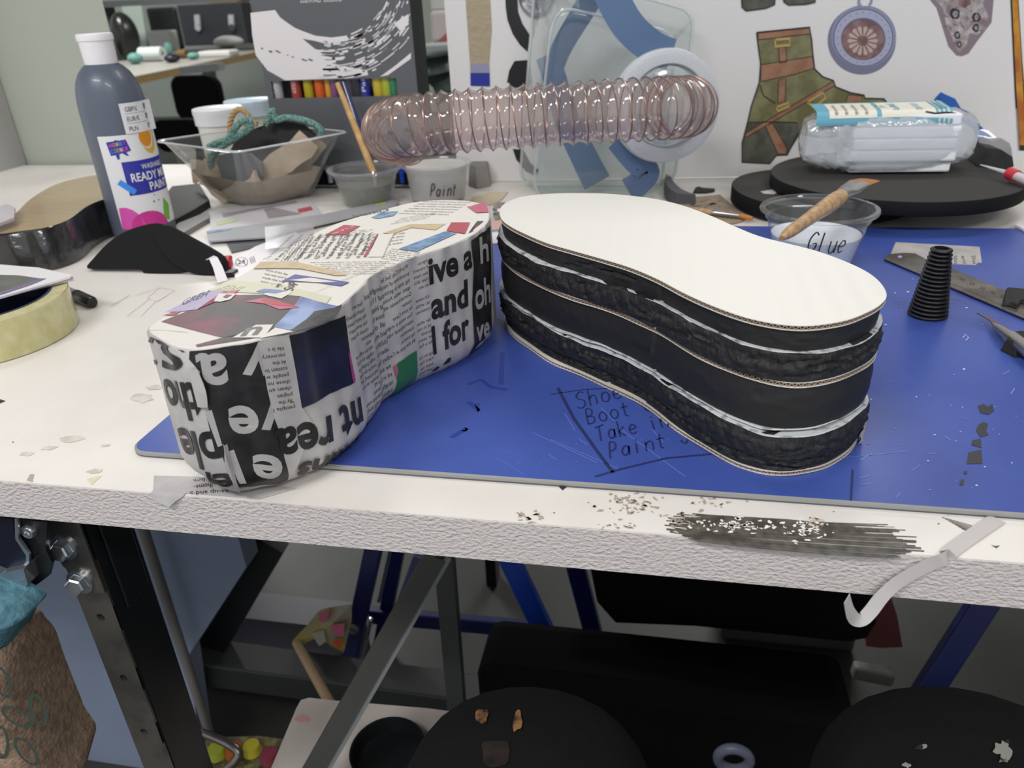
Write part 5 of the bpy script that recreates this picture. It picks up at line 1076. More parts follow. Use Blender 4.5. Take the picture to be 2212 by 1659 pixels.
m_tan = mat('tan canvas scraps', '#a8947e', .8, bump=.7, bscale=50, dist=.004, col2='#bba893', cscale=12)
def crumple(name, label, c, rx, ry, rz, mt, sd, cat='fabric scrap', tilt=0):
    R = random.Random(sd); ph = [R.uniform(0, 6) for _ in range(6)]; G = []
    for i in range(15):
        v = math.pi*i/14; L = []
        for k in range(28):
            a = 2*math.pi*k/28; r = 1+.16*math.sin(3*a+ph[0]+2*v)+.12*math.sin(5*a+ph[1])*math.sin(3*v+ph[2])+.08*math.sin(9*a+ph[3]+v*3)
            x, y, z = rx*r*math.sin(v)*math.cos(a), ry*r*math.sin(v)*math.sin(a), rz*math.cos(v)*(1+.15*math.sin(4*a+ph[4]))
            L.append(V(c[0]+x*math.cos(tilt)-z*math.sin(tilt), c[1]+y, max(.003, c[2]+z*math.cos(tilt)+x*math.sin(tilt))))
        G.append(L)
    m = Mesh().loops(G, mt, True, True, True); tag(m.build(name, sharp=80), label, cat)
yc = cb.y
R = random.Random(6); Ls = [lp_(k-.035, z+.003, r, sh*(1-z/zr)) for k, z, r in ((.50, .001, .3), (.56, .004, .28), (.66, .02, .24), (.74, .038, .2))]
n_ = len(Ls[0]); tl = [p.lerp(V(cb.x+sh.x, cb.y+sh.y, p.z), .12)+V(0, 0, .012*math.sin(i*.9)+.006*math.sin(i*2.3)+(.012 if p.x < cb.x-.02 else -.004)) for i, p in enumerate(Ls[-1])]
c_ = V(cb.x+sh.x, cb.y+sh.y, .036); ring2 = [p.lerp(c_, .5)+V(0, 0, .008*math.sin(i*1.7)) for i, p in enumerate(tl)]
m = Mesh(); m.loops(Ls+[tl, ring2], m_tan, True, True, True, smooth=True); tag(m.build('tan_scrap', sharp=35), 'crumpled tan canvas scrap lining the bottom of the clear dish', 'fabric scrap')
def strip(label, pts, y, w, mt):
    P = catmull([AY(a, b, y+c) for a, b, c in pts], 3); G = []
    for i, p in enumerate(P):
        d = (P[min(i+1, len(P)-1)]-P[max(i-1, 0)]).normalized(); s_ = d.cross((p-CAM).normalized()).normalized(); G.append([p-s_*w*(1+.1*math.sin(i*2)), p+V(0, -.004*math.sin(i*1.3), 0), p+s_*w])
    tag(Mesh().sheet(G, mt, .0012).build('tan_scrap', sharp=30), label, 'fabric scrap')
strip('folded tan strip standing in the middle of the clear dish', [(548, 420, 0), (575, 385, -.002), (600, 355, .003), (640, 330, .008), (668, 300, .012)], yc-.022, .016, m_tan)
strip('dusty brown strip leaning at the right side of the clear dish', [(618, 415, 0), (640, 380, .004), (660, 345, .008), (695, 305, .012)], yc+.0, .010, mat('dusty canvas', '#8d7d6b', .8, bump=.6, bscale=60, dist=.004))
strip('tan square patch on the front left side of the clear dish', [(415, 370, .03), (440, 372, .01), (465, 392, -.004), (500, 425, -.012)], yc-.005, .016, m_tan)
def arcdisc(name, label, pts, y, k, mt, t=.005):
    P = [AY(a, b, y, k) for a, b in pts]; m = Mesh().prism(P, (0, t, 0), mt, False); tag(m.build(name), label, 'foam offcut')
arcdisc('foam_disc_offcut', 'black foam disc sticking up out of the clear dish', [(490, 400), (488, 345), (505, 310), (540, 282), (580, 266), (620, 262), (655, 270), (690, 300), (700, 318), (690, 360), (640, 395)], yc+.012, .25, m_foam)
m_gf = mat('grey foam sheet', '#5d5d61', .75)
arcdisc('foam_disc_offcut', 'grey round foam piece low in the clear dish', [(468, 352), (478, 335), (500, 328), (540, 332), (565, 352), (568, 380), (550, 398), (510, 400), (480, 385)], yc-.045, .2, m_gf, .004)
m_rope = mat('teal green rope', '#4a7068', .75, col2='#7c9f96', cscale=300); m_bei = mat('beige cord', '#b3956a', .75)
def rope(name, label, pts, r, mt, tw=.012):
    P = catmull(pts, 14); m = Mesh(); s_ = [0]
    for i in range(1, len(P)): s_.append(s_[-1]+(P[i]-P[i-1]).length)
    for q in range(3):
        S_ = []; u = None
        for i, p in enumerate(P):
            T = (P[min(i+1, len(P)-1)]-P[max(i-1, 0)]).normalized(); u = T.orthogonal().normalized() if u is None else (u-T*u.dot(T)).normalized(); w = T.cross(u); a = 2*math.pi*(s_[i]/tw+q/3); S_.append(p+(u*math.cos(a)+w*math.sin(a))*r*.55)
        m.tube(S_, r*.62, mt, 8)
    tag(m.build(name), label, 'rope')
rope('green_rope', 'green twisted rope arching over the black foam in the clear dish', [AY(x, y, yc+.022) for x, y in ((575, 270), (583, 248), (590, 240), (596, 258), (620, 254), (650, 258), (678, 268), (695, 282), (690, 296))], .0042, m_rope)
rope('green_rope', 'green twisted rope at the left end inside the clear dish', [AY(x, y, yc-.01) for x, y in ((450, 318), (470, 308), (492, 300), (515, 268), (535, 258), (540, 275), (505, 300), (470, 325), (455, 350), (465, 385))], .0042, m_rope)
rope('beige_cord', 'beige cord loop standing up at the back of the clear dish', [AY(x, y, yc+.03) for x, y in ((500, 310), (497, 270), (505, 244), (518, 236), (532, 244), (542, 262), (555, 268))], .0036, m_bei, .02)
# ---- tubs behind the dish
def tubf(label, pl, pr, pt, pb_, y, lid='#dddee2', body='#d6d5cc'):
    a, b = AY(pl, pt+18, y), AY(pr, pt+18, y); r = (b.x-a.x)/2; x = (a.x+b.x)/2; zt = AY((pl+pr)/2, pt+8, y).z
    t = thing('plastic_tub', label, 'tub', (x, y, 0), 'white lidded tubs behind the clear dish')
    Mesh().lathe((x, y, 0), [(0, .0003), (r*.78, .0003), (r*.82, .003), (r*.9, zt-.02)], mat('tub '+body, body, .4), 40, cap1=True).build('body', t)
    Mesh().lathe((x, y, 0), [(r*.9, zt-.024), (r*.97, zt-.024), (r*.98, zt-.010), (r, zt-.008), (r*1.0, zt-.001), (r*.97, zt), (r*.9, zt-.0015), (0, zt-.001)], mat('lid '+lid, lid, .35), 40).build('lid', t)
tubf('white screw-lid tub, nearer the bottle, behind the clear dish', 423, 520, 224, 310, 1.165)
tubf('pale tub with bluish lid, partly hidden by the charcoal art box', 490, 585, 207, 300, 1.245, '#c3d3e0', '#c3c7b8')
# ================================================================ LEFT END OF THE BENCH
# tape-wrapped sole with brown top
m_ktop = mat('brown parcel tape', '#b39a74', .22, coat=.5, bump=.5, bscale=22, dist=.004, stretch=(1, 2.5, 1)); m_bt = mat('glossy black tape', '#1b1b1d', .18, coat=.6, bump=.7, bscale=45, dist=.004, col2='#39393b', cscale=30)
zs = .046; Ot = [AT(x, y, zs) for x, y in ((-60, 505), (-20, 492), (30, 462), (62, 432), (110, 402), (160, 386), (225, 376), (300, 380), (330, 400), (300, 418), (235, 428), (190, 445), (150, 474), (100, 492), (45, 500), (0, 506))]
Ot = catmull(Ot, 5, True); m = Mesh(); c = sum(Ot, V(0, 0, 0))/len(Ot)
A = [V(p.x, p.y, .0004) for p in Ot]; B = [V(p.x, p.y, zs-.002) for p in Ot]; T_2 = [p.lerp(c, .02) for p in Ot]
m.loops([A, B, T_2], m_bt, True, True, False); m.add(T_2, [tuple(range(len(T_2)))], m_ktop)
tag(m.build('tape_wrapped_sole', sharp=50), 'shoe-shaped block with brown taped top and glossy black taped side, behind the bottle', 'shoe sole')
m = slab([(-40, 560), (15, 545), (45, 545), (55, 562), (30, 590), (-40, 620)], .0004, .004, m_ktop, 'x'); tag(m.build('brown_tape_piece', bevel=.001), 'piece of brown tape-covered card at the far left edge', 'card')
a, b = AT(136, 538, .004), AT(285, 462, .004); m = Mesh().bar(a, b, .011, .0065, mat('raw pine', '#c7a983', .6)); tag(m.build('wooden_stick', bevel=.0004), 'flat pale wooden stick lying left of the paint bottle', 'stick')
# black foam crescents in front of the bottle
def lean(label, pts, y, k, t=.0055):
    P = [AY(a, b, y, k) for a, b in pts]; zmin = min(p.z for p in P); P = [p-V(0, 0, zmin-.0006) for p in P]; P = catmull(P, 3, True)
    m = Mesh().prism(P, (0, t, -.0004), mat('matt black foam', '#1c1c1d', .85, spec=.15)); tag(m.build('foam_crescent'), label, 'foam offcut', 'black foam crescents by the bottle')
lean('black foam crescent, left of the pair in front of the paint bottle', [(192, 590), (205, 568), (235, 536), (270, 512), (310, 498), (345, 496), (380, 520), (420, 570), (425, 594), (370, 601), (315, 600), (306, 593), (250, 592)], .698, .9)
lean('black foam crescent with curved edge, right of the pair by the bottle', [(334, 500), (350, 488), (372, 494), (410, 514), (450, 536), (480, 556), (486, 575), (484, 590), (440, 594), (400, 584), (365, 560), (342, 530)], .690, .9)
# black folder and dark sheets right of the bottle
m = slab([(330, 455), (372, 402), (430, 396), (452, 432), (420, 452), (372, 478)], .0004, .010, m_foam, 'x'); tag(m.build('black_foam_sheet'), 'black foam sheet lying behind and right of the paint bottle', 'foam sheet')
m = slab([(368, 500), (385, 482), (450, 456), (452, 470), (400, 500), (380, 515)], .0004, .006, mat('grey folder', '#7d7a78', .5), 'x'); tag(m.build('grey_folder'), 'grey folder edge lying right of the paint bottle', 'folder')
# printed packets under and in front of the dish
m_pkt = mat('lilac white packaging', '#c2bcc0', .35)
def flat_thing(name, label, cat, pts, z, t, mt, deco=()):
    m = slab(pts, z, t, mt, name); S = Plane((0, 0, z+t), (1, 0, 0), (0, 1, 0))
    for P, mt_ in deco: paint(m, S, P, mt_, .0003)
    tag(m.build(name), label, cat)
flat_thing('printed_packet', 'lilac white packet with red mark lying in front of the clear dish', 'packet', [(452, 462), (560, 438), (668, 426), (696, 462), (600, 478), (456, 498)], .0004, .003, m_pkt, [([(642, 452), (672, 446), (676, 454), (646, 460)], m_red), ([(466, 480), (512, 470), (514, 478), (468, 488)], mat('pale green print', '#a9b98a', .5)), ([(480, 462), (600, 442), (640, 434), (642, 438), (560, 452), (482, 470)], mat('grey print', '#8d8689', .5)), ([(570, 452), (588, 448), (652, 462), (580, 472)], mat('grey print', '#8d8689', .5))])
flat_thing('clear_ruler_strip', 'long translucent plastic strip crossing the bench behind the newspaper sole', 'plastic strip', [(446, 500), (700, 462), (852, 430), (860, 436), (850, 446), (690, 484), (570, 512), (450, 520)], .0036, .002, mat('frosted strip', '#a9aaae', .25), [([(810, 441), (832, 437), (834, 441), (812, 445)], mat('lime mark', '#a8c862', .5)), ([(446, 500), (500, 492), (498, 497), (447, 505)], m_lblu)])
flat_thing('black_film_piece', 'dark film lying left of the newspaper sole under clear plastic', 'film', [(480, 508), (570, 498), (575, 528), (500, 545)], .0006, .001, mat('smoky film', '#5c5c5f', .2))
t_ = Mesh(); G = [[AT(572+i*.5, 490+i*12, .012-.001*i), AT(625, 484+i*12, .016-.0015*i), AT(678, 480+i*10, .012-.001*i)] for i in range(5)]; t_.sheet(G, clear('folded clear film', '#f4f4f6', .45, .2, 1.5, '#cfccd2')); tag(t_.build('clear_bag'), 'small folded clear plastic bag behind the newspaper sole', 'plastic bag')
flat_thing('white_card', 'white card with a small round recycling symbol, left of the newspaper sole', 'card', [(500, 560), (552, 532), (640, 500), (650, 515), (560, 580), (520, 605), (508, 600)], .0006, .002, m_cap, [])
m = Mesh(); S = Plane((0, 0, .0027), (1, 0, 0), (0, 1, 0)); cc = [(522+13*math.cos(a), 566+10*math.sin(a)) for a in [2*math.pi*k/20 for k in range(21)]]
stroke(m, S, cc, .0006, m_pen, .0002); text(m, S, '24', (514, 571), (530, 568), (513, 562), m_pen, .0002); stroke(m, S, [(512, 560), (533, 573)], .0006, m_pen, .0002)
for i in range(3): text(m, S, 'min', (538+i*4, 558-i*2), (542+i*4, 570-i*2), (542+i*4, 557-i*2), m_inkt, .0002)
tag(m.build('symbol_sticker'), 'small round printed symbol with a tiny caption on the white card', 'sticker')
rg = thing('red_tag', 'white tag loop with red glossy plastic piece beside the black foam crescent', 'tag', AT(470, 590))
G = [[AT(445, 558+4, .016), AT(462, 553, .018)], [AT(452, 560, .0185), AT(470, 556, .020)], [AT(460, 578, .012), AT(480, 575, .012)], [AT(470, 612, .001), AT(492, 606, .001)]]; Mesh().sheet(G, m_cap, .0006).build('loop', rg)
p = AT(484, 568, .008); Mesh().obox(p, (.008, .002, 0), (-.001, .005, .001), (0, .001, .006), mat('glossy red plastic', '#b01b24', .15, coat=.6)).build('red_piece', rg, bevel=.002)
p = AT(492, 590, .003); Mesh().obox(p, (.008, .001, 0), (0, .006, 0), (0, 0, .0025), m_blk).build('slot', rg)
# papers and tape at the far left
npz = .030
nn = thing('magazine_stack', 'folded magazine and papers resting on the tape roll at the left edge', 'magazine', AT(40, 620))
for i, (z, mt, P) in enumerate(((.0352, m_pkt, ((-80, 668), (-20, 650), (160, 606), (158, 598), (60, 605), (-80, 640))), (.0378, m_cap, ((-80, 672), (-20, 652), (152, 602), (158, 598), (85, 582), (0, 575), (-80, 575))))):
    Q = [AT(x, y, z) for x, y in P]; Mesh().prism(Q, (0, 0, .0018), mt).build('pages', nn)
mm = Mesh(); S = Plane((0, 0, .0397), (1, 0, 0), (0, 1, 0)); paint(mm, S, [(-80, 600), (0, 594), (40, 595), (88, 602), (60, 612), (0, 632), (-80, 660)], mat('magazine photo', '#6f6d6c', .4, col2='#55604a', cscale=25), .0002); paint(mm, S, [(88, 602), (60, 612), (0, 632), (0, 638), (66, 616), (100, 602)], mat('violet print', '#7a6c92', .5), .0003)
mm.build('cover_photo', nn)
rR = .074; tt = AT(172, 706, 0); rC = V(tt.x-rR*.95, tt.y-.030, 0); rH = .0345
tpe = thing('tape_roll', 'wide roll of translucent yellowish packing tape with dark blue core', 'tape roll', rC)
Mesh().lathe(rC, [(rR*.83, .0004), (rR-.0006, .0004), (rR, .001), (rR, rH-.001), (rR-.0006, rH), (rR*.83, rH), (rR*.83, .0004)], mat('yellowish tape', '#b9b27a', .25, coat=.4, col2='#c9c294', cscale=60), 90).build('tape', tpe, sharp=30)
Mesh().lathe(rC, [(rR*.80, .0004), (rR*.83, .0004), (rR*.83, rH+.0004), (rR*.80, rH+.0004), (rR*.80, .0004)], mat('blue card core', '#16224f', .4, col2='#14202f', cscale=40), 90).build('core', tpe, sharp=30)
Mesh().lathe(V(rC.x, rC.y, .014), [(0, 0), (rR*.80, 0), (rR*.80, .002), (0, .002)], mat('navy inner disc', '#0f1a3f', .4), 60).build('inner_disc', tpe)
a, b = AT(150, 632, .0055), AT(200, 654, .0055); mkr = thing('marker_pen', 'marker pen with black cap lying beside the tape roll', 'pen', a)
d = (b-a); Mesh().tube([a-d*1.6, a+d*.35], .0052, mat('grey pen barrel', '#8d8884', .4), 18).build('barrel', mkr); Mesh().tube([a+d*.3, a+d*.34, a+d*.95, b], [.005, .0062, .0058, .0045], mat('black cap plastic', '#121413', .3), 18).build('cap', mkr)
m = slab([(-60, 470), (15, 440), (32, 448), (30, 470), (-60, 505)], .052, .003, m_pkt, 'x'); tag(m.build('plastic_lid_edge', bevel=.001), 'pale rounded plastic edge at far left resting on the taped sole', 'lid')
# ================================================================ UNDER THE BENCH
m_cr = mat('pale blue sheet plastic', '#8f9bb2', .35, col2='#687184', cscale=2.2, cth=(.3, .7)); yq = .64
xa_, xb_q = AY(-80, 1300, yq).x, AY(527, 1200, yq).x
tag(Mesh().prism([V(xa_, yq, -.06), V(AY(505, 1150, yq).x, yq, -.06), V(AY(532, 1225, yq).x, yq, AY(532, 1225, yq).z), V(AY(405, 1420, yq).x, yq, AY(405, 1420, yq).z), V(AY(430, 1640, yq).x, yq, FZ+.001), V(xa_, yq, FZ+.001)], (0, .03, 0), m_cr).build('plastic_sheet', bevel=.004), 'large pale blue-grey plastic sheet standing on the floor under the left of the bench', 'plastic sheet')
P0 = AY(600, 1190, .66); P1 = AY(445, 1410, .66)
P0, P1 = AY(585, 1165, .72), AY(440, 1420, .72)
Mesh().bar(P0, P1, .045, .02, m_blk, up=(0, -1, 0)).build('cross_brace', bench)
# blue folding trestle
m_tb = mat('blue enamel', '#141f5c', .35); m_tb2 = mat('bright blue enamel', '#1340a8', .35)
ya = .86
tr_ = thing('folding_trestle', 'blue enamelled steel folding trestle with splayed legs standing under the bench', 'trestle', AY(960, 1300, ya))
def tb(px0, py0, px1, py1, y0, y1, w, mt, nme='leg', th_=.016):
    a, b = AY(px0, py0, y0), AY(px1, py1, y1); Mesh().bar(a, b, w, th_, mt, up=(0, -1, .1)).build(nme, tr_, bevel=.002)
tb(812, 1165, 735, 1515, ya, ya-.06, .026, m_tb); tb(862, 1175, 812, 1440, ya+.06, ya+.06, .022, m_tb); tb(1095, 1195, 1212, 1440, ya, ya-.04, .030, m_tb2); tb(1243, 1220, 1290, 1400, ya+.1, ya+.1, .030, m_tb)
tb(800, 1328, 1180, 1362, ya+.05, ya+.05, .026, m_tb, 'cross_bar'); tb(905, 1200, 800, 1490, ya-.02, ya-.10, .014, m_tb, 'stay')
tb(845, 1180, 818, 1300, ya+.03, ya+.03, .006, m_bolt, 'rod', .006); tb(802, 1335, 780, 1435, ya-.07, ya-.07, .006, m_bolt, 'rod', .006); tb(2135, 1285, 1985, 1520, ya-.02, ya-.06, .034, m_tb)
c = AY(763, 1358, ya-.06); Mesh().lathe(c, [(0, 0), (.009, 0), (.007, .005), (0, .006)], m_bolt, 18, ax=(0, -1, 0)).build('rivet', tr_)
tag(Mesh().box((AY(1050, 1250, 1.1).x, 1.1, FZ), (AY(1072, 1250, 1.1).x, 1.13, -.02), m_blk).build('upright_post'), 'thin black upright post far behind the trestle under the bench', 'post')
# low white stand with black bucket
zl = -.40; Q = [AT(x, y, zl) for x, y in ((560, 1720), (640, 1530), (650, 1512), (668, 1507), (710, 1512), (925, 1530), (1062, 1548), (935, 1760))]
m_wl = mat('stained white laminate', '#bdb5ae', .5, col2='#aaa19a', cscale=8); m = Mesh().prism([V(p.x, p.y, zl-.018) for p in Q], (0, 0, .018), m_wl); SL = Plane((0, 0, zl), (1, 0, 0), (0, 1, 0))
paint(m, SL, blob((653, 1553), 16, 9, 12, .2), mat('pink stain', '#b98a88', .6), .0004); paint(m, SL, blob((778, 1620), 10, 16, 10, .3), mat('brown stain', '#8a715c', .6), .0004)
lowt = thing('low_white_stand', 'low white-topped stand with pink stains under the bench', 'stand', (Q[3].x+.1, Q[3].y-.1, FZ)); m.build('top', lowt, bevel=.003)
for p in (V(Q[2].x+.03, Q[2].y-.03, 0), V(Q[6].x-.03, Q[6].y-.03, 0), V(Q[2].x+.02, Q[2].y-.24, 0), V(Q[6].x-.06, Q[6].y-.26, 0)): Mesh().box((p.x-.01, p.y-.01, FZ+.0005), (p.x+.01, p.y+.01, zl-.018), m_blk).build('leg', lowt)
bk = AT(842, 1645, zl); m = Mesh().lathe((bk.x, bk.y, zl+.0004), [(0, 0), (.033, 0), (.036, .018), (.034, .018), (.030, .004), (0, .003)], m_blk, 40); tag(m.build('black_pot'), 'round black pot standing on the low white stand', 'pot')
# wooden dowel leaning, and sweet wrappers
a, b = AY(640, 1388, .62), AY(765, 1612, .50); tag(Mesh().tube([a, a.lerp(b, .5), b], [.0055, .006, .0065], mat('dull dowel wood', '#8a7559', .6), 12).build('wooden_dowel'), 'wooden dowel leaning in front of the blue trestle leg', 'dowel')
m_wr = mat('yellow wrapper', '#a89a4a', .4, bump=.5, bscale=30, dist=.004, col2='#8f8a80', cscale=14); P = [AY(x, y, .765) for x, y in ((630, 1385), (662, 1352), (690, 1318), (712, 1312), (760, 1305), (760, 1340), (742, 1412), (715, 1398), (690, 1370), (655, 1392))]
m = Mesh(); c = sum(P, V(0, 0, 0))/len(P); n_ = len(P); m.add(P+[c+V(0, -.012, 0)]+[c+V(0, .012, 0)], [(i, (i+1) % n_, n_) for i in range(n_)]+[((i+1) % n_, i, n_+1) for i in range(n_)], m_wr)
SWp = Plane((0, .752, 0), (1, 0, 0), (0, 0, 1)); 
for Pq, mt in (([(688, 1325), (712, 1318), (705, 1345), (690, 1342)], m_pk), ([(715, 1350), (745, 1345), (742, 1375), (722, 1372)], m_pk), ([(716, 1385), (738, 1378), (738, 1405)], mat('orange print', '#b8512a', .5)), ([(672, 1368), (700, 1360), (705, 1385), (690, 1395)], mat('grey cream print', '#a39c8e', .5))): paint(m, SWp, Pq, mt, .0006)
tag(m.build('sweet_wrapper'), 'crumpled yellow and red sweet wrapper beside the blue trestle leg', 'wrapper')
zz2 = -.60; bx_ = thing('scrap_tray', 'tray of colourful scraps with bent metal handle at the foot of the steel leg', 'tray', AT(500, 1640, zz2))
Q = [AT(x, y, zz2) for x, y in ((405, 1720), (420, 1610), (470, 1592), (560, 1590), (640, 1600), (600, 1720))]; Mesh().prism([V(p.x, p.y, zz2-.03) for p in Q], (0, 0, .03), mat('speckled scrap heap', '#6a5248', .6, col2='#8c8a50', cscale=55, bump=1, bscale=60, dist=.01)).build('scraps', bx_)
P = catmull([AT(425, 1580, zz2+.03), AT(455, 1590, zz2+.035), AT(495, 1608, zz2+.035), AT(515, 1625, zz2+.03), AT(508, 1645, zz2+.02), AT(490, 1662, zz2+.01)], 6); Mesh().tube(P, .0055, m_steel, 12).build('handle', bx_)
R = random.Random(9)
for i, c_ in enumerate(('#a8b23a', '#b5602a', '#c5ba3a', '#8f3a4a')): p = AT(470+i*38, 1630+R.uniform(-10, 12), zz2+.008); Mesh().lathe(p, [(0, 0), (.012, 0), (.010, .012), (0, .013)], mat('scrap '+c_, c_, .5), 14).build('coloured_scrap', bx_)
yg = .93; tag(Mesh().box((AY(390, 1600, .84).x, .84, FZ+.001), (AY(800, 1600, .84).x, .90, -.64), mat('grey lilac plastic', '#6a6870', .5)).build('plastic_skirting_box'), 'low grey plastic box on the floor behind the rail', 'box')
# dark jumble on the floor at the right
def lump(name, label, cat, x0, x1, y0, y1, z0, z1, mt, bv): tag(Mesh().box((x0, y0, z0), (x1, y1, z1), mt).build(name, bevel=bv), label, cat)
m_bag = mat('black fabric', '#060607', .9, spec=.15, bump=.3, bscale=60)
A = AY(1290, 1240, .80); B = AY(1893, 1385, .80); 
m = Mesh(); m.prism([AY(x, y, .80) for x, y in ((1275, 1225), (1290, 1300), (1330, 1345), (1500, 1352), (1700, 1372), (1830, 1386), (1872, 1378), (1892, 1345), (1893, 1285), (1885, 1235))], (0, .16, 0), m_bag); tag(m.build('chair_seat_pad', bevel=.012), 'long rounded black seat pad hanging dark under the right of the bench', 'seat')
lump('black_filler_box', 'large low black filler box darkening the floor under the middle of the bench', 'case', AY(1010, 1560, .62).x, AY(1890, 1560, .62).x, .66, .765, FZ+.001, -.50, m_bag, .02)  # black box added to keep the floor under the bench dark
lump('black_filler_box', 'flat black filler box darkening the floor at the right, behind the knees', 'case', AY(1800, 1540, .7).x+.06, .75, .66, .76, FZ+.001, -.60, m_bag, .02)  # another added black box, filling the dark right side
lump('rail_box', 'dim grey box shape behind the black filler box at right', 'box', AY(1560, 1420, .95).x, AY(1880, 1420, .95).x, 1.02, 1.12, FZ+.001, -.655, mat('dim grey', '#4c4c49', .7), .01)
P = [AY(x, y, .95) for x, y in ((1885, 1290), (1925, 1290), (1938, 1330), (1950, 1398), (1905, 1400), (1870, 1396))]; tag(Mesh().prism(P, (0, .02, 0), mat('dusky red cloth', '#6e3a38', .8)).build('red_cloth', bevel=.004), 'dusky red cloth hanging beside the black seat pad', 'cloth')
p = AY(1885, 1455, .92); tag(Mesh().obox(p, (.03, 0, -.004), (0, .01, 0), (.001, 0, .012), mat('dull grey plastic', '#8a8782', .5)).build('grey_block', bevel=.005), 'small dull grey block in the dark under the bench at right', 'block')
p = AY(1585, 1640, .55); m = Mesh(); Cc = [p+V(.0155*math.cos(a), 0, .0155*math.sin(a)) for a in [2*math.pi*k/28 for k in range(29)]]; m.tube(Cc, .0055, mat('grey blue ring', '#6e7386', .45), 10); tag(m.build('grey_ring'), 'small grey-blue plastic ring between the knees', 'ring')
# brown embroidered bag and teal cushion at the left
m_bur = mat('brown hessian', '#8f7763', .85, bump=.9, bscale=260, dist=.002, col2='#a78d78', cscale=140); m_emb = mat('dark green embroidery', '#34423a', .9)
yb2 = .36; O = [(-120, 1380), (-20, 1372), (5, 1395), (35, 1430), (62, 1500), (92, 1570), (122, 1640), (145, 1720), (-120, 1740)]
O = [AY(x, y, yb2) for x, y in O]; c = V(AY(-10, 1560, yb2).x, yb2, AY(-10, 1560, yb2).z); Lq = []
for t in (0, .35, .7, 1, .75): k = [.80, .95, .995, 1.0, .8][int([0, .35, .7, 1, .75].index(t))]; Lq.append([c+(p-c)*k+V(0, [-.028, -.020, -.008, .01, .05][[0, .35, .7, 1, .75].index(t)], 0) for p in catmull(O, 5, True)])
bgb = thing('hessian_bag', 'brown hessian bag with dark green embroidered leaves at lower left', 'bag', c); m = Mesh().loops(Lq, m_bur, True, True, True)
SBg = Plane((0, yb2-.0285, 0), (1, 0, 0), (0, 0, 1))
for cx, cy, a in ((8, 1470, 1.2), (85, 1530, 1.3), (60, 1620, .9), (5, 1600, 1.5), (40, 1545, .5)):
    P = [(cx+r_*math.cos(q)*math.cos(a)-r2*math.sin(q)*math.sin(a), cy+r_*math.cos(q)*math.sin(a)+r2*math.sin(q)*math.cos(a)) for q in [2*math.pi*k/18 for k in range(19)] for r_, r2 in ((34, 15),)]; stroke(m, SBg, P, .0030, m_emb, .0015)
m.build('bag_body', bgb, sharp=60)
P = [AY(x, y, yb2-.05) for x, y in ((-60, 1280), (0, 1292), (30, 1305), (60, 1328), (40, 1350), (15, 1395), (-60, 1410))]; m = Mesh(); c = sum(P, V(0, 0, 0))/len(P); n_ = len(P)
Ls = [[c+(p-c)*k+V(0, d, 0) for p in catmull(P, 4, True)] for k, d in ((.3, -.012), (.8, -.008), (1, 0), (.9, .02))]; m.loops(Ls, mat('teal woven cloth', '#3f6876', .85, bump=.9, bscale=300, dist=.0015, col2='#558190', cscale=120), True, True, True); tag(m.build('teal_cushion'), 'corner of teal woven cushion at the left edge above the hessian bag', 'cushion')
# ================================================================ THE SEATED PERSON (legs in view only)
m_tro = mat('black work trousers', '#161618', .9, spec=.2, bump=.6, bscale=16, dist=.012)
K1 = AY(1150, 1672, .375); K2 = AY(2080, 1700, .36)
pe = thing('person', 'seated person in black paint-stained trousers, knees under the bench edge', 'person', (.06, -.2, FZ))
def skin(name, joints, edges, rad, mt, parent, sub_=2):
    me = bpy.data.meshes.new(name); base = parent.location if parent.parent is None else parent.parent.location
    me.from_pydata([tuple(Vector(j)-Vector(base)) for j in joints], edges, []); o = bpy.data.objects.new(name, me); COL.objects.link(o); o.parent = parent
    md = o.modifiers.new('s', 'SKIN'); sv = me.skin_vertices[0].data
    for v, r in zip(sv, rad): v.radius = (r if isinstance(r, tuple) else (r, r))
    sv[0].use_root = True; md.use_smooth_shade = True; ss = o.modifiers.new('ss', 'SUBSURF'); ss.levels = ss.render_levels = sub_
    me.materials.append(mt); return o
hipc = V(.06, -.28, -.30)
J = [hipc, hipc+V(0, -.05, .16), hipc+V(-.10, .04, -.01), hipc+V(.10, .04, -.01)]
E_ = [(0, 1), (0, 2), (0, 3)]; Rd = [(.15, .12), (.145, .105), .10, .10]
for K, h_, nx in ((K1, 2, -.01), (K2, 3, .01)):
    H = J[h_]; kn = V(K.x, K.y, K.z); i0 = len(J)
    J += [H.lerp(kn, .45)+V(0, 0, .01), H.lerp(kn, .8), kn, V(kn.x+nx*.5, kn.y+.004, kn.z-.08), V(kn.x+nx, kn.y+.0, kn.z-.22), V(kn.x+nx, kn.y-.02, FZ+.12)]
    E_ += [(h_, i0), (i0, i0+1), (i0+1, i0+2), (i0+2, i0+3), (i0+3, i0+4), (i0+4, i0+5)]; Rd += [.112, .110, .104, .09, .070, .058]
tro = skin('trousers', J, E_, Rd, m_tro, pe, 3)
for K, nx in ((K1, -.01), (K2, .01)):
    f = V(K.x+nx, K.y-.03, FZ+.05); skin('shoe', [f+V(0, -.03, .02), f+V(0, .03, .0), f+V(0, .11, -.008), f+V(0, .17, -.012)], [(0, 1), (1, 2), (2, 3)], [.042, .04, .036, .028], mat('black leather', '#101010', .4), pe)
bpy.context.view_layer.update()
from mathutils.bvhtree import BVHTree
ev = tro.evaluated_get(bpy.context.evaluated_depsgraph_get()); bmx = ev.to_mesh(); mw = tro.matrix_world
bvh = BVHTree.FromPolygons([mw @ v.co for v in bmx.vertices], [tuple(p.vertices) for p in bmx.polygons])
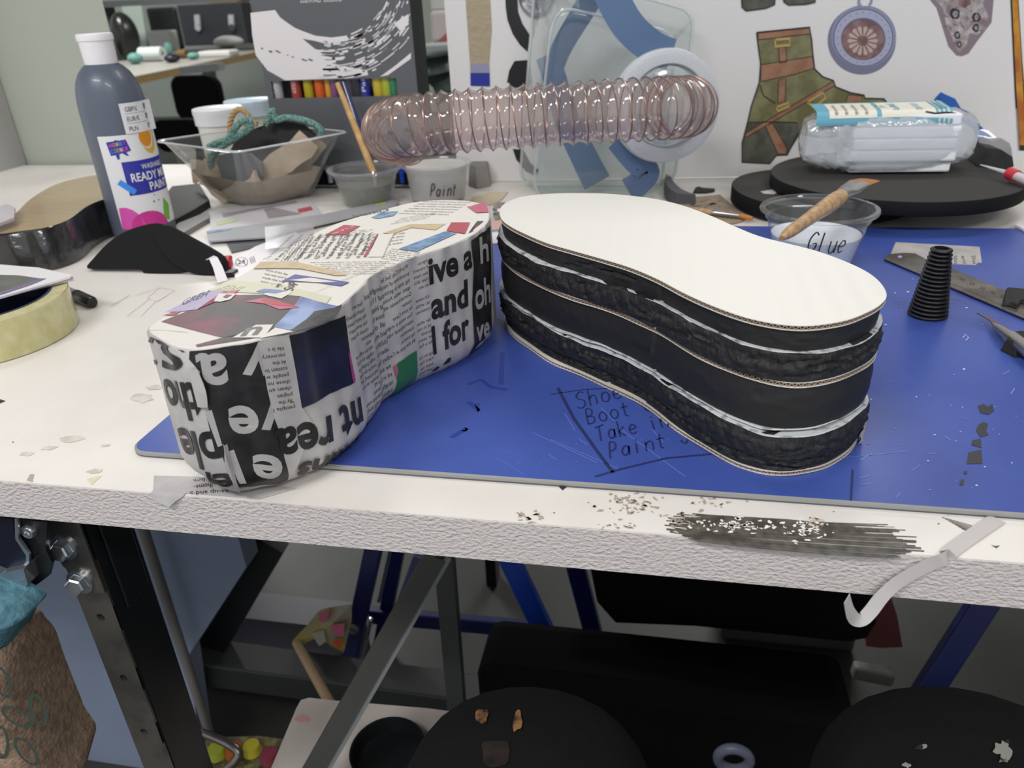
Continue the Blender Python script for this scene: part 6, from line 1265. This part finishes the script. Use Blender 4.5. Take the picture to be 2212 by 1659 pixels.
def paste(m, px, mt, off=.0012, step=5):
    t = bmesh.new(); vs_ = [t.verts.new((x, y, 0)) for x, y in px]; t.faces.new(vs_)
    xs = [p[0] for p in px]; ys = [p[1] for p in px]
    for k in range(int(min(xs)//step)+1, int(max(xs)//step)+1): bmesh.ops.bisect_plane(t, geom=t.verts[:]+t.edges[:]+t.faces[:], plane_co=(k*step, 0, 0), plane_no=(1, 0, 0))
    for k in range(int(min(ys)//step)+1, int(max(ys)//step)+1): bmesh.ops.bisect_plane(t, geom=t.verts[:]+t.edges[:]+t.faces[:], plane_co=(0, k*step, 0), plane_no=(0, 1, 0))
    t.verts.index_update(); V_ = []; ok = []
    for v in t.verts:
        h_ = bvh.ray_cast(CAM, ray(v.co.x, v.co.y).normalized()); ok.append(h_[0] is not None); V_.append((h_[0]+h_[1]*off) if h_[0] is not None else V(0, 0, 0))
    F = [[v.index for v in f.verts] for f in t.faces if all(ok[v.index] for v in f.verts)]; t.free()
    if F:
        used = sorted({i for f in F for i in f}); mp = {u_: i for i, u_ in enumerate(used)}; m.add([V_[u_] for u_ in used], [[mp[i] for i in f] for f in F], mt)
m_ble = mat('bleached orange fabric', '#9c6c42', .85, col2='#241a14', cscale=90, cth=(.42, .6)); m_ble2 = mat('rusty fabric stain', '#2b1e19', .9, col2='#100f10', cscale=60, cth=(.42, .6)); m_spl = mat('pale paint splatter', '#9a9a92', .6, col2='#2a2a2a', cscale=90, cth=(.55, .6))
def stain(label, px, mt, off=.0012):
    m = Mesh(); paste(m, px, mt, off)
    if m.v: o = sub_build(m, label)
def sub_build(m, label): o = m.build('stain', tro); o['label'] = label; return o
SB_ = lambda c, a, b, j, g, sd: [(p.x, p.y) for p in catmull([V(x, y, 0) for x, y in blob(c, a, b, 12, j, g, sd)], 3, True)]
stain('orange bleach mark', SB_((1042, 1550), 14, 17, .22, .4, 1), m_ble, .0016); stain('smaller orange bleach mark', SB_((1118, 1562), 9, 24, .22, .1, 2), m_ble, .0016); stain('rusty stain', SB_((1070, 1630), 34, 30, .2, .2, 3), m_ble2, .0010)
stain('white paint splash', blob((2168, 1622), 17, 22, 18, .45, .2, 5), m_spl); stain('white paint fleck', blob((1990, 1618), 12, 6, 10, .4, -.3, 6), m_spl); stain('white paint fleck', blob((1960, 1656), 12, 6, 10, .4, .2, 7), m_spl)
# ================================================================ THE ROOM BEHIND
def dep(P): return (P-CAM).dot(Vector(MB_[:, 2]))
zd_ = -.02
def BG(px, py, z=zd_): return AT(px, py, z)
m_ddk = mat('desk wood edge', '#a98a5b', .5); m_dtop = mat('desk top laminate', '#9a9790', .4)
yD = 3.5
e0, e1 = AY(285, 166, yD), AY(545, 114, yD+.35)
zt_ = e0.z; dz_ = e1.z-e0.z
e1 = AT(545, 114, zt_)
dirn = (e1-e0).normalized(); bk_ = V(-dirn.y, dirn.x, 0)*.75
if bk_.x > 0: bk_ = -bk_
E0 = e0-dirn*.8; E1 = e1+dirn*1.6
dk = thing('far_desk', 'long desk with pale wood front edge across the room, covered in clutter', 'desk', (e0.x, e0.y, FZ))
Mesh().prism([E0, E1, E1+bk_, E0+bk_], (0, 0, -.004), m_dtop).build('desktop', dk); Mesh().prism([E0+V(0, 0, -.0045), E1+V(0, 0, -.0045), E1+V(0, 0, -.0045)+bk_, E0+V(0, 0, -.0045)+bk_], (0, 0, -.032), m_ddk).build('wood_board', dk)
for f in (.02, .5, .98): p = E0.lerp(E1, f)+bk_*.2; Mesh().box((p.x-.03, p.y-.03, FZ), (p.x+.03, p.y+.03, zt_-.037), mat('pale green leg', '#8f9a8e', .5)).build('leg', dk)
def on(px, py): p = AT(px, py, zt_); return p
def item(name, label, cat, px0, px1, pt, pb_, mt, kind='box', grp=None, bv=.01, dz=0, dpt=.6):
    p = on((px0+px1)/2, pb_) if not isinstance(dz, tuple) else AY((px0+px1)/2, pb_, dz[0]); k = dep(p)/FPX; w = (px1-px0)*k; h_ = (pb_-pt)*k*1.03; m = Mesh()
    if kind == 'box': m.box((p.x-w/2, p.y, p.z+.0005), (p.x+w/2, p.y+w*dpt, p.z+h_), mt)
    elif kind == 'cyl': m.lathe((p.x, p.y+w/2, p.z+.0005), [(0, 0), (w*.46, 0), (w*.5, h_*.1), (w*.5, h_*.9), (w*.46, h_), (0, h_)], mt, 24)
    elif kind == 'roll': m.lathe((p.x-w/2, p.y+h_/2, p.z+h_/2+.001), [(h_*.2, 0), (h_*.5, 0), (h_*.5, w), (h_*.2, w), (h_*.2, 0)], mt, 24, ax=(1, 0, 0))
    else:
        G = [[V(p.x+w/2*math.sin(v)*math.cos(a)*(1+.12*math.sin(3*a)), p.y+w/2+w/2*math.sin(v)*math.sin(a), p.z+.001+h_/2*(1-math.cos(v))) for a in [2*math.pi*k_/20 for k_ in range(20)]] for v in [math.pi*(j+.001)/12 for j in range(13)]]; m.loops(G, mt, True, True, True)
    return tag(m.build(name, bevel=bv if kind == 'box' else 0), label, cat, grp)
g_ = lambda n, c='#888888', r=.6: mat('bg '+n, c, r)
item('mannequin_head', 'glossy black mannequin head on the far desk beside the wall end', 'head model', 236, 292, 40, 132, mat('bg glossy black', '#1c1e1c', .25), 'ball')
item('white_box', 'white plastic box standing on the far desk behind the red pot', 'box', 322, 376, 72, 112, g_('white', '#c6c6c2'))
item('red_pot', 'small red pot on the far desk', 'pot', 303, 327, 80, 108, g_('red', '#8f1f38'), 'cyl')
item('paper_roll', 'white paper roll lying at the front of the far desk', 'roll', 297, 350, 106, 134, g_('roll', '#c3cbc8'), 'roll')
item('teal_bundle', 'teal cloth bundle at the left end of the white roll', 'cloth', 268, 300, 118, 140, g_('teal', '#5f8f85'), 'ball'); item('teal_bundle', 'upright teal scrap beside the white box', 'cloth', 352, 370, 95, 120, g_('teal'), 'ball'); item('teal_bundle', 'teal scrap at the front edge of the far desk', 'cloth', 398, 424, 116, 130, g_('teal'), 'ball')
item('dark_tool', 'dark oval tool on the far desk front', 'tool', 346, 380, 120, 137, g_('navy', '#14161f', .4), 'ball'); item('cardboard_tube', 'brown cardboard tube end on the far desk', 'tube', 382, 402, 110, 127, g_('tube', '#6b5432'), 'roll')
item('paper_pile', 'white paper pile along the far desk front', 'papers', 425, 500, 112, 124, g_('white')); item('white_bundle', 'crumpled white plastic on the far desk', 'plastic', 446, 510, 82, 106, g_('white2', '#bdbdba'), 'ball'); item('paper_pile', 'grey papers at the right of the far desk', 'papers', 505, 548, 96, 108, g_('grey', '#8c8a88'))
case = item('tool_case', 'large dark grey tool case with silver latches on the far desk', 'case', 392, 542, 20, 97, g_('case', '#35383c', .5), dpt=.3)
for px in (427, 500):
    p = on(467, 97); q = AY(px, 46, p.y-.012); k = dep(q)/FPX; m = Mesh().obox(q, (6*k, 0, 0), (0, .01, 0), (2*k, 0, 13*k), g_('latch', '#c4c6c9', .3)); m.lathe(q+V(2*k, -.02, -12*k), [(0, 0), (7*k, 0), (7*k, .012), (0, .012)], m_bolt, 16, ax=(0, -1, 0)); m.build('latch', case)['label'] = 'silver latch'
item('monitor', 'black rounded screen standing behind the white box on the far desk', 'screen', 330, 400, 28, 108, g_('black', '#121314', .5), dpt=.15, bv=.05); item('cardboard_box', 'brown cardboard box beside the dark tool case', 'box', 522, 556, 34, 84, g_('carton', '#a4875c'))
p = on(467, 97); q = AY(485, 20, p.y+.05); k = dep(q)/FPX; zc2 = case.location.z+max(v.co.z for v in case.data.vertices)+.002; tag(Mesh().box((q.x-34*k, q.y, zc2), (q.x+34*k, q.y+.2, zc2+40*k), g_('carton')).build('cardboard_box', bevel=.005), 'brown cardboard box on top of the dark tool case', 'box')
q0, q1 = AY(228, 9, 5.2), AY(545, -6, 5.2); sh_ = thing('wall_shelf', 'dark grey wall shelf high across the room', 'shelf', (q0.x, 5.2, q0.z)); Mesh().bar(q0-V(.4, 0, 0), q1, .30, .035, g_('shelfgrey', '#4a4e50')).build('board', sh_); Mesh().box((q0.x, 5.1, FZ), (q0.x+.06, 5.2, q0.z-.02), g_('shelfgrey')).build('upright', sh_)
P = [AY(x, y, 5.6) for x, y in ((262, 14), (305, 12), (318, 100), (285, 104))]; tag(Mesh().prism(P, (0, .02, 0), g_('paper sheet', '#b9c6ba')).build('wall_paper_sheet'), 'pale green-white sheet pinned on the far wall', 'sheet')
def chair(label, l, r, t, b, y):
    p0, p1 = AY(l, (t+b)/2, y), AY(r, (t+b)/2, y); zt2, zb2 = AY((l+r)/2, t, y).z, AY((l+r)/2, b, y).z; w = p1.x-p0.x; cx = (p0.x+p1.x)/2; t_ = thing('office_chair', label, 'chair', (cx, y, FZ), 'black chairs across the room')
    O = rrect(-w/2, zb2, w/2, zt2, w*.22, 5); G = [[V(cx+x, y+d+.25*x*x/w, z) for x, z in O] for d in (0, .04)]; Mesh().loops(G, m_bag, True, True, True).build('backrest', t_, bevel=.01)
    sz = min(zb2-.02, -.32); Mesh().box((cx-w/2, y+.05, sz-.05), (cx+w/2, y+.45, sz), m_bag).build('seat', t_, bevel=.02)
    for sx_ in (-1, 1):
        for yy in (.08, .42): Mesh().tube([V(cx+sx_*w*.42, y+yy, sz-.05), V(cx+sx_*w*.48, y+yy, FZ)], .012, m_ferr, 10).build('leg', t_)
    for sx_ in (-1, 1): Mesh().tube([V(cx+sx_*w*.3, y+.05, zb2+.02), V(cx+sx_*w*.3, y+.12, sz-.02)], .012, m_ferr, 8).build('bracket', t_)
chair('black office chair with square back, tucked under the far desk', 368, 472, 163, 262, 3.0); chair('nearer dark chair with rounded back, just behind the bench', 325, 432, 259, 330, 2.0)
a, b = AY(395, 152, 3.25), AY(478, 143, 3.25); tag(Mesh().bar(a, b, .05, .03, g_('alu', '#8c8f90', .35)).build('drawer_rail'), 'grey metal rail under the far desk edge above the square chair', 'rail')
# seen in the slot between art box and picture board
item('lidded_box', 'white and blue carton high behind the charcoal box', 'carton', 930, 972, -18, 26, g_('white'), dz=(2.6,)); item('folded_stack', 'pale folded stack with red triangle behind the charcoal box', 'stack', 932, 978, 32, 92, g_('pinkish', '#b9aeac'), dz=(2.4,))
q = AY(962, 76, 2.39); k = dep(q)/FPX; tag(Mesh().prism([AY(x, y, 2.39) for x, y in ((945, 90), (972, 64), (974, 92))], (0, .005, 0), g_('dusty red', '#9c4f52')).build('red_flap'), 'dusty red triangular flap on the pale stack', 'flap')
q0, q1 = AY(925, 104, 2.4), AY(1000, 100, 2.4); tag(Mesh().bar(q0, q1, .3, .03, g_('alu2', '#8f9394')).build('side_shelf', bevel=.004), 'grey metal shelf seen between the charcoal box and the picture board', 'shelf')
m = Mesh(); P = catmull([AY(940, 112, 2.2), AY(945, 140, 2.2), AY(952, 170, 2.2), AY(975, 205, 2.2)], 5); m.tube(P, [.04+.01*math.sin(i) for i in range(len(P))], g_('dark green', '#26332e'), 12); tag(m.build('dark_cloth'), 'dark green cloth hanging under the grey side shelf', 'cloth')
